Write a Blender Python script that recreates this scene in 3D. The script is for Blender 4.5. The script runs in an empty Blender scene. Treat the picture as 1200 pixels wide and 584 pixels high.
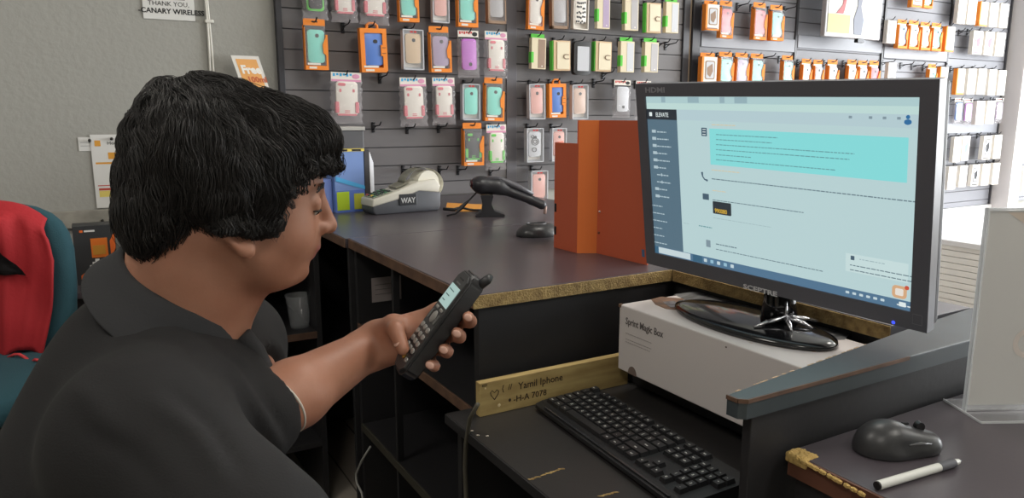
import bpy, bmesh, math, random
import numpy as np
from mathutils import Vector, Matrix
SC = bpy.context.scene
COL = SC.collection
# ---------------------------------------------------------------- camera
CZ = 1.26; PITCH = math.radians(10.26); FPX = 860.0
cam_d = bpy.data.cameras.new('camera'); cam = bpy.data.objects.new('camera', cam_d); COL.objects.link(cam)
cam.location = (0, 0, CZ); cam.rotation_euler = (math.pi/2-PITCH, 0, 0)
cam_d.sensor_width = 36; cam_d.lens = FPX/1200*36; cam_d.clip_start = .02; cam_d.clip_end = 100
SC.camera = cam
SC.view_settings.view_transform = 'Standard'; SC.view_settings.look = 'None'
SC.view_settings.exposure = 0.08; SC.view_settings.gamma = 1; SC.view_settings.use_curve_mapping = False
CF = Vector((0, math.cos(PITCH), -math.sin(PITCH))); CU = Vector((0, math.sin(PITCH), math.cos(PITCH))); CO = Vector((0, 0, CZ))
def ray(px, py): return CF + Vector((1, 0, 0))*((px-600)/FPX) + CU*((292-py)/FPX)
def at(px, py, zc): return CO + ray(px, py)*zc
def atz(px, py, z):
    r = ray(px, py); return CO + r*((z-CZ)/r.z)
A30 = math.radians(30)
V = Vector((math.cos(A30), math.sin(A30), 0)); W = Vector((-math.sin(A30), math.cos(A30), 0))
def room(v, w, z): return V*v + W*w + Vector((0, 0, z))
WALLW = 2.95
def onwall(px, py, off=0.0):
    r = ray(px, py); t = (WALLW-off)/r.dot(W); p = CO + r*t
    return p.dot(V), p.z
# ---------------------------------------------------------------- materials
def lin(c):
    c = c/255.0
    return c/12.92 if c <= .04045 else ((c+.055)/1.055)**2.4
def rgb(t): return (lin(t[0]), lin(t[1]), lin(t[2]), 1)
MATS = {}
def mat(name, col=(128, 128, 128), rough=.6, metal=0, spec=.5, emit=0, alpha=1, bump=0, bscale=60, var=0, vscale=8, trans=0, sss=0, sheen=0, coat=0, stretch=None, col2=None, ior=None):
    if name in MATS: return MATS[name]
    m = bpy.data.materials.new(name); m.use_nodes = True; nt = m.node_tree; b = nt.nodes['Principled BSDF']
    b.inputs['Base Color'].default_value = rgb(col); b.inputs['Roughness'].default_value = rough
    b.inputs['Metallic'].default_value = metal; b.inputs['Specular IOR Level'].default_value = spec
    if emit: b.inputs['Emission Color'].default_value = rgb(col); b.inputs['Emission Strength'].default_value = emit
    if emit: b.inputs['Base Color'].default_value = (0.01, 0.01, 0.01, 1)
    b.inputs['Alpha'].default_value = alpha; b.inputs['Transmission Weight'].default_value = trans
    if ior: b.inputs['IOR'].default_value = ior
    if sss: b.inputs['Subsurface Weight'].default_value = sss; b.inputs['Subsurface Radius'].default_value = (.012, .005, .003); b.inputs['Subsurface Scale'].default_value = 1
    if sheen: b.inputs['Sheen Weight'].default_value = sheen
    if coat: b.inputs['Coat Weight'].default_value = coat
    if bump or var or col2:
        tc = nt.nodes.new('ShaderNodeTexCoord'); mp = nt.nodes.new('ShaderNodeMapping'); nt.links.new(tc.outputs['Object'], mp.inputs[0])
        if stretch: mp.inputs['Scale'].default_value = stretch
        if bump:
            n = nt.nodes.new('ShaderNodeTexNoise'); n.inputs['Scale'].default_value = bscale; n.inputs['Detail'].default_value = 4
            bp = nt.nodes.new('ShaderNodeBump'); bp.inputs['Strength'].default_value = bump; bp.inputs['Distance'].default_value = .01
            nt.links.new(mp.outputs[0], n.inputs[0]); nt.links.new(n.outputs[0], bp.inputs['Height']); nt.links.new(bp.outputs[0], b.inputs['Normal'])
        if var or col2:
            n = nt.nodes.new('ShaderNodeTexNoise'); n.inputs['Scale'].default_value = vscale; n.inputs['Detail'].default_value = 5
            r = nt.nodes.new('ShaderNodeValToRGB'); r.color_ramp.elements[0].position = .35; r.color_ramp.elements[1].position = .68
            c1 = rgb(col); c2 = rgb(col2) if col2 else tuple([x*(1-var) for x in c1[:3]]+[1])
            r.color_ramp.elements[0].color = c1; r.color_ramp.elements[1].color = c2
            nt.links.new(mp.outputs[0], n.inputs[0]); nt.links.new(n.outputs[0], r.inputs[0]); nt.links.new(r.outputs[0], b.inputs['Base Color'])
    MATS[name] = m; return m
# ---------------------------------------------------------------- mesh helpers
class MB:
    def __init__(s): s.bm = bmesh.new(); s.mi = 0
    def _fin(s, vs, M):
        if M is not None: bmesh.ops.transform(s.bm, matrix=M, verts=vs)
        for v in vs:
            for f in v.link_faces: f.material_index = s.mi
    def box(s, lo, hi, bev=0, M=None, seg=2):
        lo = Vector(lo); hi = Vector(hi)
        r = bmesh.ops.create_cube(s.bm, size=1); vs = r['verts']
        d = hi-lo; c = (hi+lo)/2
        for v in vs: v.co = Vector((v.co.x*d.x, v.co.y*d.y, v.co.z*d.z))+c
        if bev:
            es = list({e for v in vs for e in v.link_edges})
            rr = bmesh.ops.bevel(s.bm, geom=es, offset=min(bev, min(abs(d.x), abs(d.y), abs(d.z))*.49), segments=seg, profile=.5, affect='EDGES')
            vs = list({v for f in rr['faces'] for v in f.verts} | {v for v in vs if v.is_valid})
            vs = s._island(vs[0])
        s._fin(vs, M); return s
    def _island(s, v0):
        seen = {v0}; st = [v0]
        while st:
            v = st.pop()
            for e in v.link_edges:
                o = e.other_vert(v)
                if o not in seen: seen.add(o); st.append(o)
        return list(seen)
    def cyl(s, a, b, r1, r2=None, n=16, cap=True):
        a = Vector(a); b = Vector(b); r2 = r1 if r2 is None else r2
        d = b-a; L = d.length
        r = bmesh.ops.create_cone(s.bm, cap_ends=cap, segments=n, radius1=r1, radius2=r2, depth=L)
        M = Matrix.Translation((a+b)/2) @ d.to_track_quat('Z', 'Y').to_matrix().to_4x4()
        s._fin(r['verts'], M); return s
    def sph(s, c, rad, sub=3, M=None):
        r = bmesh.ops.create_icosphere(s.bm, subdivisions=sub, radius=1)
        rad = Vector((rad,)*3) if not hasattr(rad, '__len__') else Vector(rad)
        for v in r['verts']: v.co = Vector((v.co.x*rad.x, v.co.y*rad.y, v.co.z*rad.z))+Vector(c)
        s._fin(r['verts'], M); return s
    def tube(s, pts, rad, n=8, cap=True):
        pts = [Vector(p) for p in pts]; rings = []; N = len(pts)
        rads = rad if hasattr(rad, '__len__') else [rad]*N
        up = None
        for i, p in enumerate(pts):
            t = (pts[min(i+1, N-1)]-pts[max(i-1, 0)]).normalized()
            if up is None: up = t.orthogonal().normalized()
            up = (up - t*up.dot(t)); up = up.normalized() if up.length > 1e-6 else t.orthogonal().normalized()
            sd = t.cross(up)
            rings.append([s.bm.verts.new(p+(up*math.cos(2*math.pi*k/n)+sd*math.sin(2*math.pi*k/n))*rads[i]) for k in range(n)])
        fs = []
        for i in range(N-1):
            for k in range(n):
                fs.append(s.bm.faces.new((rings[i][k], rings[i][(k+1) % n], rings[i+1][(k+1) % n], rings[i+1][k])))
        if cap: fs.append(s.bm.faces.new(rings[0][::-1])); fs.append(s.bm.faces.new(rings[-1]))
        for f in fs: f.material_index = s.mi
        return s
    def prism(s, poly, z0, z1, M=None, bev=0):
        """poly: list of (x,y); extruded from z0 to z1"""
        a = [s.bm.verts.new((x, y, z0)) for x, y in poly]; b = [s.bm.verts.new((x, y, z1)) for x, y in poly]
        n = len(poly); fs = [s.bm.faces.new(a[::-1]), s.bm.faces.new(b)]
        for i in range(n): fs.append(s.bm.faces.new((a[i], a[(i+1) % n], b[(i+1) % n], b[i])))
        vs = a+b
        if bev:
            es = [e for e in fs[1].edges]
            rr = bmesh.ops.bevel(s.bm, geom=es, offset=bev, segments=3, profile=.5, affect='EDGES'); vs = s._island([v for f in rr['faces'] for v in f.verts][0])
        for v in vs:
            for f in v.link_faces: f.material_index = s.mi
        bmesh.ops.recalc_face_normals(s.bm, faces=list({f for v in vs for f in v.link_faces}))
        if M is not None: bmesh.ops.transform(s.bm, matrix=M, verts=vs)
        return s
    def grid(s, P, cu=False, cv=False):
        """P: 2d list of points -> quads"""
        g = [[s.bm.verts.new(p) for p in row] for row in P]; nu = len(g); nv = len(g[0])
        for i in range(nu if cu else nu-1):
            for j in range(nv if cv else nv-1):
                f = s.bm.faces.new((g[i][j], g[(i+1) % nu][j], g[(i+1) % nu][(j+1) % nv], g[i][(j+1) % nv])); f.material_index = s.mi
        return s
    def lathe(s, prof, n=24, M=None):
        rings = []
        for r, z in prof: rings.append([s.bm.verts.new((r*math.cos(2*math.pi*k/n), r*math.sin(2*math.pi*k/n), z)) for k in range(n)])
        vs = [v for r in rings for v in r]
        for i in range(len(rings)-1):
            for k in range(n):
                f = s.bm.faces.new((rings[i][k], rings[i][(k+1) % n], rings[i+1][(k+1) % n], rings[i+1][k])); f.material_index = s.mi
        if M is not None: bmesh.ops.transform(s.bm, matrix=M, verts=vs)
        return s
    def mesh(s, name, mats, smooth=False, ang=None):
        me = bpy.data.meshes.new(name)
        s.bm.to_mesh(me); s.bm.free()
        for m in (mats if isinstance(mats, (list, tuple)) else [mats]): me.materials.append(m)
        if smooth:
            me.polygons.foreach_set('use_smooth', [True]*len(me.polygons))
            if ang: me.set_sharp_from_angle(angle=math.radians(ang))
        return me
    def build(s, name, mats, parent=None, smooth=False, ang=None):
        return link(name, s.mesh(name, mats, smooth, ang), parent)
def link(name, me, parent=None):
    o = bpy.data.objects.new(name, me); COL.objects.link(o)
    if parent is not None: o.parent = parent
    return o
def tag(o, label=None, cat=None, group=None, kind=None):
    if label: o['label'] = label
    if cat: o['category'] = cat
    if group: o['group'] = group
    if kind: o['kind'] = kind
    return o
def thing(name, label, cat, loc=(0, 0, 0), rz=0, group=None):
    o = bpy.data.objects.new(name, None); COL.objects.link(o); o.location = loc; o.rotation_euler = (0, 0, rz); o.empty_display_size = .05
    return tag(o, label, cat, group)
def copy_tree(o, parent=None):
    c = o.copy(); COL.objects.link(c); c.parent = parent
    for ch in o.children: copy_tree(ch, c)
    return c
def np_mesh(name, verts, faces, mats, smooth=True):
    me = bpy.data.meshes.new(name); me.from_pydata([tuple(v) for v in verts], [], [tuple(f) for f in faces])
    for m in (mats if isinstance(mats, (list, tuple)) else [mats]): me.materials.append(m)
    if smooth: me.polygons.foreach_set('use_smooth', [True]*len(me.polygons))
    me.update(); return me
def text_mesh(txt, size, mats, name='lettering', ext=.0004, M=None, align='LEFT', sx=1.0, bold=0.0):
    cu = bpy.data.curves.new(name, 'FONT'); cu.body = txt; cu.size = size; cu.extrude = ext; cu.align_x = align; cu.offset = bold; cu.resolution_u = 2
    o = bpy.data.objects.new(name, cu); COL.objects.link(o)
    dg = bpy.context.evaluated_depsgraph_get(); me = bpy.data.meshes.new_from_object(o.evaluated_get(dg))
    bpy.data.objects.remove(o); bpy.data.curves.remove(cu)
    me.name = name; me.materials.clear(); me.materials.append(mats)
    if sx != 1.0: me.transform(Matrix.Diagonal((sx, 1, 1, 1)))
    if M is not None: me.transform(M)
    return me
def frame(o, x, y, z=None):
    """matrix with origin o, columns x,y,z"""
    x = Vector(x).normalized(); y = Vector(y).normalized(); z = x.cross(y) if z is None else Vector(z)
    M = Matrix.Identity(4)
    for i in range(3): M[i][0] = x[i]; M[i][1] = y[i]; M[i][2] = z[i]; M[i][3] = Vector(o)[i]
    return M
# ---------------------------------------------------------------- implicit surfaces
class Field:
    def __init__(s, xs, ys, zs):
        s.a = [np.asarray(xs, np.float32), np.asarray(ys, np.float32), np.asarray(zs, np.float32)]
        s.F = np.full([len(q) for q in s.a], 0.5, np.float32)
    def _sl(s, lo, hi):
        sl = []
        for q, l, h in zip(s.a, lo, hi):
            i0 = max(0, int(np.searchsorted(q, l))-1); i1 = min(len(q), int(np.searchsorted(q, h))+1); sl.append(slice(i0, max(i1, i0)))
        return tuple(sl)
    def _pts(s, sl):
        return np.meshgrid(s.a[0][sl[0]], s.a[1][sl[1]], s.a[2][sl[2]], indexing='ij', copy=False)
    def comb(s, sl, d, k, sub=False, key=None):
        A = s.F[sl]; d = d.astype(np.float32)
        if sub:
            h = np.clip(.5-.5*(A+d)/k, 0, 1); s.F[sl] = A*(1-h)+(-d)*h + k*h*(1-h)
        else:
            h = np.clip(.5+.5*(d-A)/k, 0, 1); s.F[sl] = d*(1-h)+A*h - k*h*(1-h)
    def cap(s, a, b, ra, rb=None, k=.01, sub=False):
        rb = ra if rb is None else rb; a = np.array(a, float); b = np.array(b, float); m = max(ra, rb)+k*2+.02
        sl = s._sl(np.minimum(a, b)-m, np.maximum(a, b)+m)
        if any(q.stop-q.start < 1 for q in sl): return
        X, Y, Z = s._pts(sl); d = b-a; L2 = max((d*d).sum(), 1e-12)
        t = np.clip(((X-a[0])*d[0]+(Y-a[1])*d[1]+(Z-a[2])*d[2])/L2, 0, 1)
        r = np.sqrt((X-a[0]-t*d[0])**2+(Y-a[1]-t*d[1])**2+(Z-a[2]-t*d[2])**2)-(ra+(rb-ra)*t)
        s.comb(sl, r, k, sub)
    def ell(s, c, rad, M=None, k=.01, sub=False):
        c = np.array(c, float); rad = np.array(rad, float); m = rad.max()+k*2+.02
        if M is None: R = np.eye(3)
        else: R = np.array([[M[i][j] for j in range(3)] for i in range(3)])
        sl = s._sl(c-m, c+m)
        if any(q.stop-q.start < 1 for q in sl): return
        X, Y, Z = s._pts(sl); X = X-c[0]; Y = Y-c[1]; Z = Z-c[2]
        L = [X*R[0, j]+Y*R[1, j]+Z*R[2, j] for j in range(3)]
        k0 = np.sqrt(sum((L[j]/rad[j])**2 for j in range(3))); k1 = np.sqrt(sum((L[j]/rad[j]**2)**2 for j in range(3)))+1e-9
        s.comb(sl, k0*(k0-1)/k1, k, sub)
    def surf(s):
        F = s.F; I = F < 0; nx, ny, nz = F.shape
        c = np.zeros((nx-1, ny-1, nz-1), np.int8)
        for i in (0, 1):
            for j in (0, 1):
                for q in (0, 1): c += I[i:nx-1+i, j:ny-1+j, q:nz-1+q]
        cell = np.argwhere((c > 0) & (c < 8)); n = len(cell)
        idx = np.full((nx-1, ny-1, nz-1), -1, np.int32); idx[cell[:, 0], cell[:, 1], cell[:, 2]] = np.arange(n)
        acc = np.zeros((n, 3)); cnt = np.zeros(n)
        cor = [(i, j, q) for i in (0, 1) for j in (0, 1) for q in (0, 1)]
        def P(cc): return np.stack([s.a[k][cc[:, k]] for k in range(3)], 1)
        for ca in cor:
            for ax in range(3):
                if ca[ax]: continue
                cb = list(ca); cb[ax] = 1
                ia = cell+np.array(ca); ib = cell+np.array(cb)
                fa = F[ia[:, 0], ia[:, 1], ia[:, 2]]; fb = F[ib[:, 0], ib[:, 1], ib[:, 2]]
                m = (fa < 0) != (fb < 0); t = (fa[m]/(fa[m]-fb[m]))[:, None]
                acc[m] += P(ia[m])*(1-t)+P(ib[m])*t; cnt[m] += 1
        v = acc/cnt[:, None]; faces = []
        for ax in range(3):
            sa = [slice(None)]*3; sb = [slice(None)]*3; sa[ax] = slice(0, -1); sb[ax] = slice(1, None)
            A = I[tuple(sa)]; B = I[tuple(sb)]; e = np.argwhere(A != B)
            o1, o2 = (ax+1) % 3, (ax+2) % 3
            e = e[(e[:, o1] > 0) & (e[:, o2] > 0) & (e[:, o1] < F.shape[o1]-1) & (e[:, o2] < F.shape[o2]-1)]
            ins = A[e[:, 0], e[:, 1], e[:, 2]]
            def g(d1, d2):
                q = e.copy(); q[:, o1] -= d1; q[:, o2] -= d2; return idx[q[:, 0], q[:, 1], q[:, 2]]
            qd = np.stack([g(1, 1), g(0, 1), g(0, 0), g(1, 0)], 1)
            qd[~ins] = qd[~ins][:, ::-1]; faces.append(qd)
        faces = np.concatenate(faces); faces = faces[(faces >= 0).all(1)]
        return v, faces
def relax(v, f, it=2, lam=.5, mask=None):
    n = len(v)
    for _ in range(it):
        acc = np.zeros_like(v); cnt = np.zeros(n)
        for i in range(4):
            a = f[:, i]; b = f[:, (i+1) % 4]
            np.add.at(acc, a, v[b]); np.add.at(cnt, a, 1); np.add.at(acc, b, v[a]); np.add.at(cnt, b, 1)
        nv = acc/np.maximum(cnt, 1)[:, None]; L = lam if mask is None else (lam*mask)[:, None]
        v = v+(nv-v)*L
    return v
def axis(*segs):
    """segs: (start, end, step) consecutive"""
    out = []
    for a, b, st in segs:
        n = max(1, int(round((b-a)/st))); out += [a+(b-a)*i/n for i in range(n)]
    out.append(segs[-1][1]); return out
rnd = random.Random(7); nrs = np.random.RandomState(5)
# ================================================================ SETTING
M_wall = mat('painted_drywall', (164, 163, 157), .85, bump=.22, bscale=55, var=.04, vscale=2)
M_slat = mat('charcoal_slatwall', (106, 103, 105), .55, bump=.03, bscale=40)
M_groove = mat('slat_groove', (84, 82, 85), .7)
M_post = mat('dark_post', (52, 52, 58), .5)
M_tan = mat('tan_edge', (150, 132, 112), .7)
M_ceil = mat('ceiling_tile', (205, 205, 202), .9, bump=.1, bscale=120)
def struct(o): o['kind'] = 'structure'; return o
ROT = Matrix.Rotation(A30, 4, 'Z')
def rmesh(mb): bmesh.ops.transform(mb.bm, matrix=ROT, verts=mb.bm.verts[:]); return mb
# floor
m = MB(); m.box((-3.2, -1.6, -.1), (7.2, WALLW+.12, 0))
fl = struct(rmesh(m).build('floor', mat('floor_planks', (176, 168, 156), .45, bump=.02)))
def plankify(mt, c1, c2, width=.14, length=1.1):
    nt = mt.node_tree; b = nt.nodes['Principled BSDF']; tc = nt.nodes.new('ShaderNodeTexCoord'); mp = nt.nodes.new('ShaderNodeMapping')
    mp.inputs['Rotation'].default_value = (0, 0, -A30+math.pi/2); br = nt.nodes.new('ShaderNodeTexBrick')
    br.inputs['Scale'].default_value = 1; br.inputs['Brick Width'].default_value = length; br.inputs['Row Height'].default_value = width; br.inputs['Mortar Size'].default_value = .003
    br.inputs['Color1'].default_value = rgb(c1); br.inputs['Color2'].default_value = rgb(c2); br.inputs['Mortar'].default_value = rgb((95, 88, 80))
    nt.links.new(tc.outputs['Object'], mp.inputs[0]); nt.links.new(mp.outputs[0], br.inputs[0]); nt.links.new(br.outputs[0], b.inputs['Base Color'])
plankify(MATS['floor_planks'], (186, 178, 166), (170, 160, 148))
m = MB(); m.box((-3.2, WALLW, 0), (7.2, WALLW+.12, 2.75)); struct(rmesh(m).build('wall_back', M_wall))
m = MB(); m.box((-3.32, -1.6, 0), (-3.2, WALLW+.12, 2.75)); struct(rmesh(m).build('wall_left', M_wall))
m = MB(); m.box((-3.32, -1.72, 0), (7.2, -1.6, 2.75)); struct(rmesh(m).build('wall_light_block', M_wall))  # unseen wall behind the camera, added to block sky light
m = MB(); m.box((-3.2, -1.6, 2.75), (7.2, WALLW+.12, 2.85)); struct(rmesh(m).build('ceiling', M_ceil))
# storefront wall on the right: mullions and low sill, open glass bays between
m = MB(); m.box((7.0, -1.6, 0), (7.2, WALLW, .35)); m.box((7.0, -1.6, 2.5), (7.2, WALLW, 2.75)); struct(rmesh(m).build('wall_right', M_wall))
for i in range(4):
    m = MB(); y0 = -1.6+i*1.15
    m.box((7.05, y0, .35), (7.15, y0+.06, 2.5)); m.box((7.05, y0+1.09, .35), (7.15, y0+1.15, 2.5)); m.box((7.05, y0, .35), (7.15, y0+1.15, .4)); m.box((7.05, y0, 2.45), (7.15, y0+1.15, 2.5))
    w = struct(rmesh(m).build('window_%d' % (i+1), mat('aluminium_frame', (170, 170, 172), .4, metal=.6)))
    m = MB(); m.box((7.09, y0+.06, .4), (7.1, y0+1.09, 2.45)); rmesh(m).build('pane', mat('window_glass', (240, 245, 245), .02, alpha=.08), w)

# slat wall panels
PIT = .076
def slat_panel(name, v0, v1, z0, z1, label, mm=None, off=0.0, phase=0.0):
    """grooved panel as one extruded profile"""
    prof = [(0.0, z0), (.018, z0)]; z = z1-PIT-phase
    gs = []
    while z > z0+.02: gs.append(z); z -= PIT
    for g in sorted(gs):
        prof += [(.018, g-.0022), (.008, g-.0022), (.008, g+.0022), (.018, g+.0022)]
    prof += [(.018, z1), (0.0, z1)]
    m = MB(); bm = m.bm
    y0 = WALLW-.001-off
    A = [bm.verts.new((v0, y0-d, z)) for d, z in prof]; B = [bm.verts.new((v1, y0-d, z)) for d, z in prof]
    n = len(prof)
    for i in range(n-1):
        f = bm.faces.new((A[i], B[i], B[i+1], A[i+1]))
        if abs(prof[i][0]-.008) < 1e-6 and abs(prof[i+1][0]-.008) < 1e-6: f.material_index = 1
    bm.faces.new((A[0], A[-1], B[-1], B[0]))
    bm.faces.new(A); bm.faces.new(B[::-1]); bmesh.ops.recalc_face_normals(bm, faces=bm.faces[:])
    o = rmesh(m).build(name, [mm or M_slat, M_groove])
    return tag(o, label, 'wall panel')
SURF = .019  # slat surface depth
def wv(px, py=100): return onwall(px, py, SURF)[0]
vA, vB, vC, vD = wv(334), wv(593), wv(605), wv(797)
slat_panel('slatwall_panel', vA, vB, .921, 2.5, 'charcoal slatwall panel nearest the grey painted wall, behind the card terminal')
slat_panel('slatwall_panel', vC, vD, .921, 2.5, 'charcoal slatwall panel behind the orange folder, between two dark dividers', phase=.02)
vE, vF, vG, vH, vI = wv(816), wv(931, 60), wv(1033, 60), wv(1110, 60), wv(1178, 60)
M_slat2 = mat('glare_grey_slatwall', (120, 121, 128), .5, bump=.02)  # slatwall lightened to blue-grey, glare on the right put into its colour
slat_panel('slatwall_panel', vE, vF-.01, .62, 2.5, 'grey slatwall panel just right of the dark double divider', M_slat2, phase=.01)
slat_panel('slatwall_panel', vF+.01, vG-.01, .62, 2.5, 'grey slatwall panel behind the hanging picture display', M_slat2, phase=.03)
slat_panel('slatwall_panel', vG+.01, vH-.01, .62, 2.5, 'grey slatwall panel right of the hanging picture display', M_slat2, phase=.05)
slat_panel('slatwall_panel', vH+.01, vI, .62, 2.5, 'grey slatwall panel beside the pale post on the far right', M_slat2, phase=.02)
slat_panel('slatwall_panel', wv(1193, 60), wv(1260, 60), .62, 2.5, 'slatwall panel beyond the pale post at the right edge', M_slat2, phase=.03)
# dividers and trims (setting)
def trimbox(n, v0, v1, z0, z1, d, mm, d0=0.0):
    m = MB(); m.box((v0, WALLW-d, z0), (v1, WALLW-.001-d0, z1), bev=.002); return struct(rmesh(m).build('trim_%d' % n, mm))
trimbox(1, wv(327), vA, .92, 2.5, .03, M_post)
trimbox(2, vB, vC, .921, 2.5, .024, mat('charcoal_divider', (100, 98, 104), .5))
trimbox(3, vD, wv(804), .7, 2.5, .03, M_post)
trimbox(4, wv(804), wv(807), .7, 2.5, .022, M_tan)
trimbox(5, wv(807), vE, .7, 2.5, .034, M_post)
for i, v in enumerate((vF, vG, vH, vI+.01)): trimbox(6+i, v-.009, v+.009, .62, 2.5, .028, mat('black_standard', (45, 45, 50), .4))
trimbox(10, wv(1181, 60), wv(1193, 60), 0, 2.5, .14, mat('pale_post', (205, 200, 200), .5))
# horizontal bands where the panels have blank shelves / rails
for k, (va, vb, z) in enumerate(((vE, vF, onwall(870, 50, SURF)[1]), (vF, vG, onwall(980, 52, SURF)[1]), (vG, vH, onwall(1075, 64, SURF)[1]), (vH, vI, onwall(1145, 150, SURF)[1]))):
    trimbox(11+k, va+.012, vb-.012, z-.035, z+.035, .03, mat('grey_rail_band', (132, 134, 142), .45))
# pale lower part of the wall at the right
m = MB()
for k in range(5): m.box((vE, WALLW-.03, .1+k*.104), (vI+.15, WALLW-.001, .2+k*.104), bev=.006)
tag(rmesh(m).build('wainscot', mat('white_board', (222, 222, 224), .5)), 'white horizontal boards low on the wall under the right slatwall', 'wainscot')
struct(trimbox(15, vE, vI+.15, 0, .1, .045, mat('white_tile', (215, 213, 210), .4)))
# baseboard-like dado rail on the grey wall
z_r = onwall(90, 257)[1]
m = MB(); m.box((-2.6, WALLW-.02, z_r-.03), (wv(170), WALLW-.001, z_r+.03), bev=.003); struct(rmesh(m).build('trim_16', mat('worn_rail', (160, 156, 146), .7, var=.3, vscale=20)))
# white planked display base on the right, side facing the camera
p = at(1095, 285, 1); r = ray(1095, 283); t = 4.35; pb = CO+r*t; vb = pb.dot(V); zb = pb.z
m = MB(); wlo = .8; nb = 14; bh = (zb-.02)/nb
for k in range(nb): m.box((vb, wlo, .02+k*bh), (vb+.018, 2.75, .02+(k+1)*bh-.003), bev=.002)
dbase = thing('display_base', 'low white planked display base seen between monitor and sign holder', 'display stand')
rmesh(m).build('plank_side', mat('whitewashed_plank', (236, 234, 230), .5, var=.05, vscale=6), dbase)
m = MB(); m.box((vb+.018, wlo, 0), (vb+.7, 2.75, zb-.012)); rmesh(m).build('body', MATS['white_board'], dbase)
m = MB(); m.box((vb-.01, wlo-.01, zb-.012), (vb+.71, 2.76, zb+.02), bev=.004); rmesh(m).build('top', MATS['white_board'], dbase)

# wall papers -------------------------------------------------------------
M_paper = mat('white_paper', (222, 221, 218), .8); M_ink = mat('black_ink', (40, 40, 42), .8)
def wallframe(v, z, off): return frame(room(v, WALLW-off, z), V, (0, 0, 1))   # x=V, y=up, z toward -W
def wall_sheet(name, px0, py0, px1, py1, label, cat, off=.004, mm=None, th=.0012, tilt=0):
    v0, z1 = onwall(px0, py0, off); v1, z0 = onwall(px1, py1, off)
    o = thing(name, label, cat, room(v0, WALLW-off, z0), A30)
    m = MB(); m.box((0, 0, 0), (v1-v0, th, z1-z0)); m.build('sheet', mm or M_paper, o)
    return o, v1-v0, z1-z0
def sheet_text(o, txt, x, z, size, mm, align='LEFT', name='lettering', sx=1.0, y=-.0006, bold=0):
    me = text_mesh(txt, size, mm, name, .0002, frame((x, y, z), (1, 0, 0), (0, 0, 1)), align, sx, bold); return link(name, me, o)
def sheet_rect(o, x0, z0, x1, z1, mm, name='print_block', y=-.0006):
    m = MB(); m.box((x0, y, z0), (x1, 0, z1)); return m.build(name, mm, o)
o, w_, h_ = wall_sheet('notice_sheet', 163, -40, 229, 25, 'white notice sheet reading CANARY WIRELESS, at the top of the grey wall', 'notice')
sheet_rect(o, .02, h_*.50, w_-.02, h_*.94, mat('dark_print', (70, 70, 72), .7)); sheet_rect(o, w_*.45, h_*.40, w_-.03, h_*.5, MATS['dark_print'])
sheet_text(o, 'THANK YOU,', w_*.5, h_*.27, .022, M_ink, 'CENTER'); sheet_text(o, '-CANARY WIRELESS', w_*.55, h_*.12, .024, M_ink, 'CENTER', bold=.0006)
o, w_, h_ = wall_sheet('schedule_sheet', 105, 158, 172, 241, 'white schedule sheet with orange header blocks pinned to the grey wall', 'schedule', off=.006)
M_or = mat('orange_print', (222, 158, 60), .7); M_rd = mat('red_print', (190, 70, 55), .7); M_yl = mat('yellow_print', (225, 205, 110), .7); M_gl = mat('grey_print', (165, 165, 165), .7)
sheet_text(o, 'Home Week Plan', .05, h_-.035, .017, M_ink)
sheet_rect(o, .012, h_-.04, .03, h_-.02, M_or); 
for k in range(2): sheet_rect(o, .05+k*.06, h_-.085, .085+k*.06, h_-.062, M_or)
sheet_rect(o, .01, h_*.60, w_-.01, h_*.625, M_or); sheet_rect(o, .01, h_*.30, w_-.01, h_*.312, M_rd)
sheet_rect(o, .012, h_*.24, .06, h_*.27, M_rd); sheet_rect(o, .012, h_*.15, .06, h_*.235, M_yl)
for k in range(5): sheet_rect(o, .07, h_*(.57-k*.045), w_-.02, h_*(.573-k*.045), M_gl)
o, w_, h_ = wall_sheet('note_card', 91, 161, 110, 177, 'small white card pinned left of the schedule sheet', 'card', off=.003)
sheet_rect(o, .006, h_*.6, w_-.006, h_*.64, M_gl); sheet_rect(o, .006, h_*.35, w_-.01, h_*.39, M_gl)
# push pins
for i, (px, py, lb) in enumerate(((131, 163, 'dark push pin at the top of the schedule sheet'), (105, 165, 'dark push pin holding the small white card'), (120, 259, 'black screw in the worn wall rail'), (104, 249, 'small screw in the grey wall above the rail'))):
    v_, z_ = onwall(px, py, .03); m = MB(); m.lathe([(0, 0), (.004, 0), (.0055, .004), (.003, .008), (.0045, .014), (0, .016)], 12, frame((0, 0, 0), (1, 0, 0), (0, 0, 1)))
    o = m.build('push_pin', mat('dark_metal', (60, 58, 55), .4, metal=.6), None, True); o.location = room(v_, WALLW-.008 if i < 2 else WALLW-(.02 if i == 2 else .0), z_); o.rotation_euler = (0, 0, A30); tag(o, lb, 'pin')
# white cable running down the grey wall
v_, _ = onwall(243, 40, .01); m = MB()
for dv, ph in ((-.0, 0), (.009, 1.2)):
    pts = []
    for k in range(40):
        z = 2.6-k*(2.6-1.3)/39; v1, _z = onwall(243+ (z-1.9)*-1.2, 60, .01); pts.append(room(v_+dv+.003*math.sin(z*9+ph), WALLW-.008-.002*math.sin(z*5), z))
    m.tube(pts, .0042, 8)
cb = m.build('wall_cable', mat('white_cable', (225, 222, 214), .5), None, True); tag(cb, 'pair of thin white cables running down the grey wall', 'cable')
m = MB(); v2, z2 = onwall(244, 25, .01); m.box((v2-.012, WALLW-.018, z2-.006), (v2+.018, WALLW, z2+.006), bev=.003); rmesh(m).build('cable_tie', MATS['white_cable'], cb)
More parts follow.
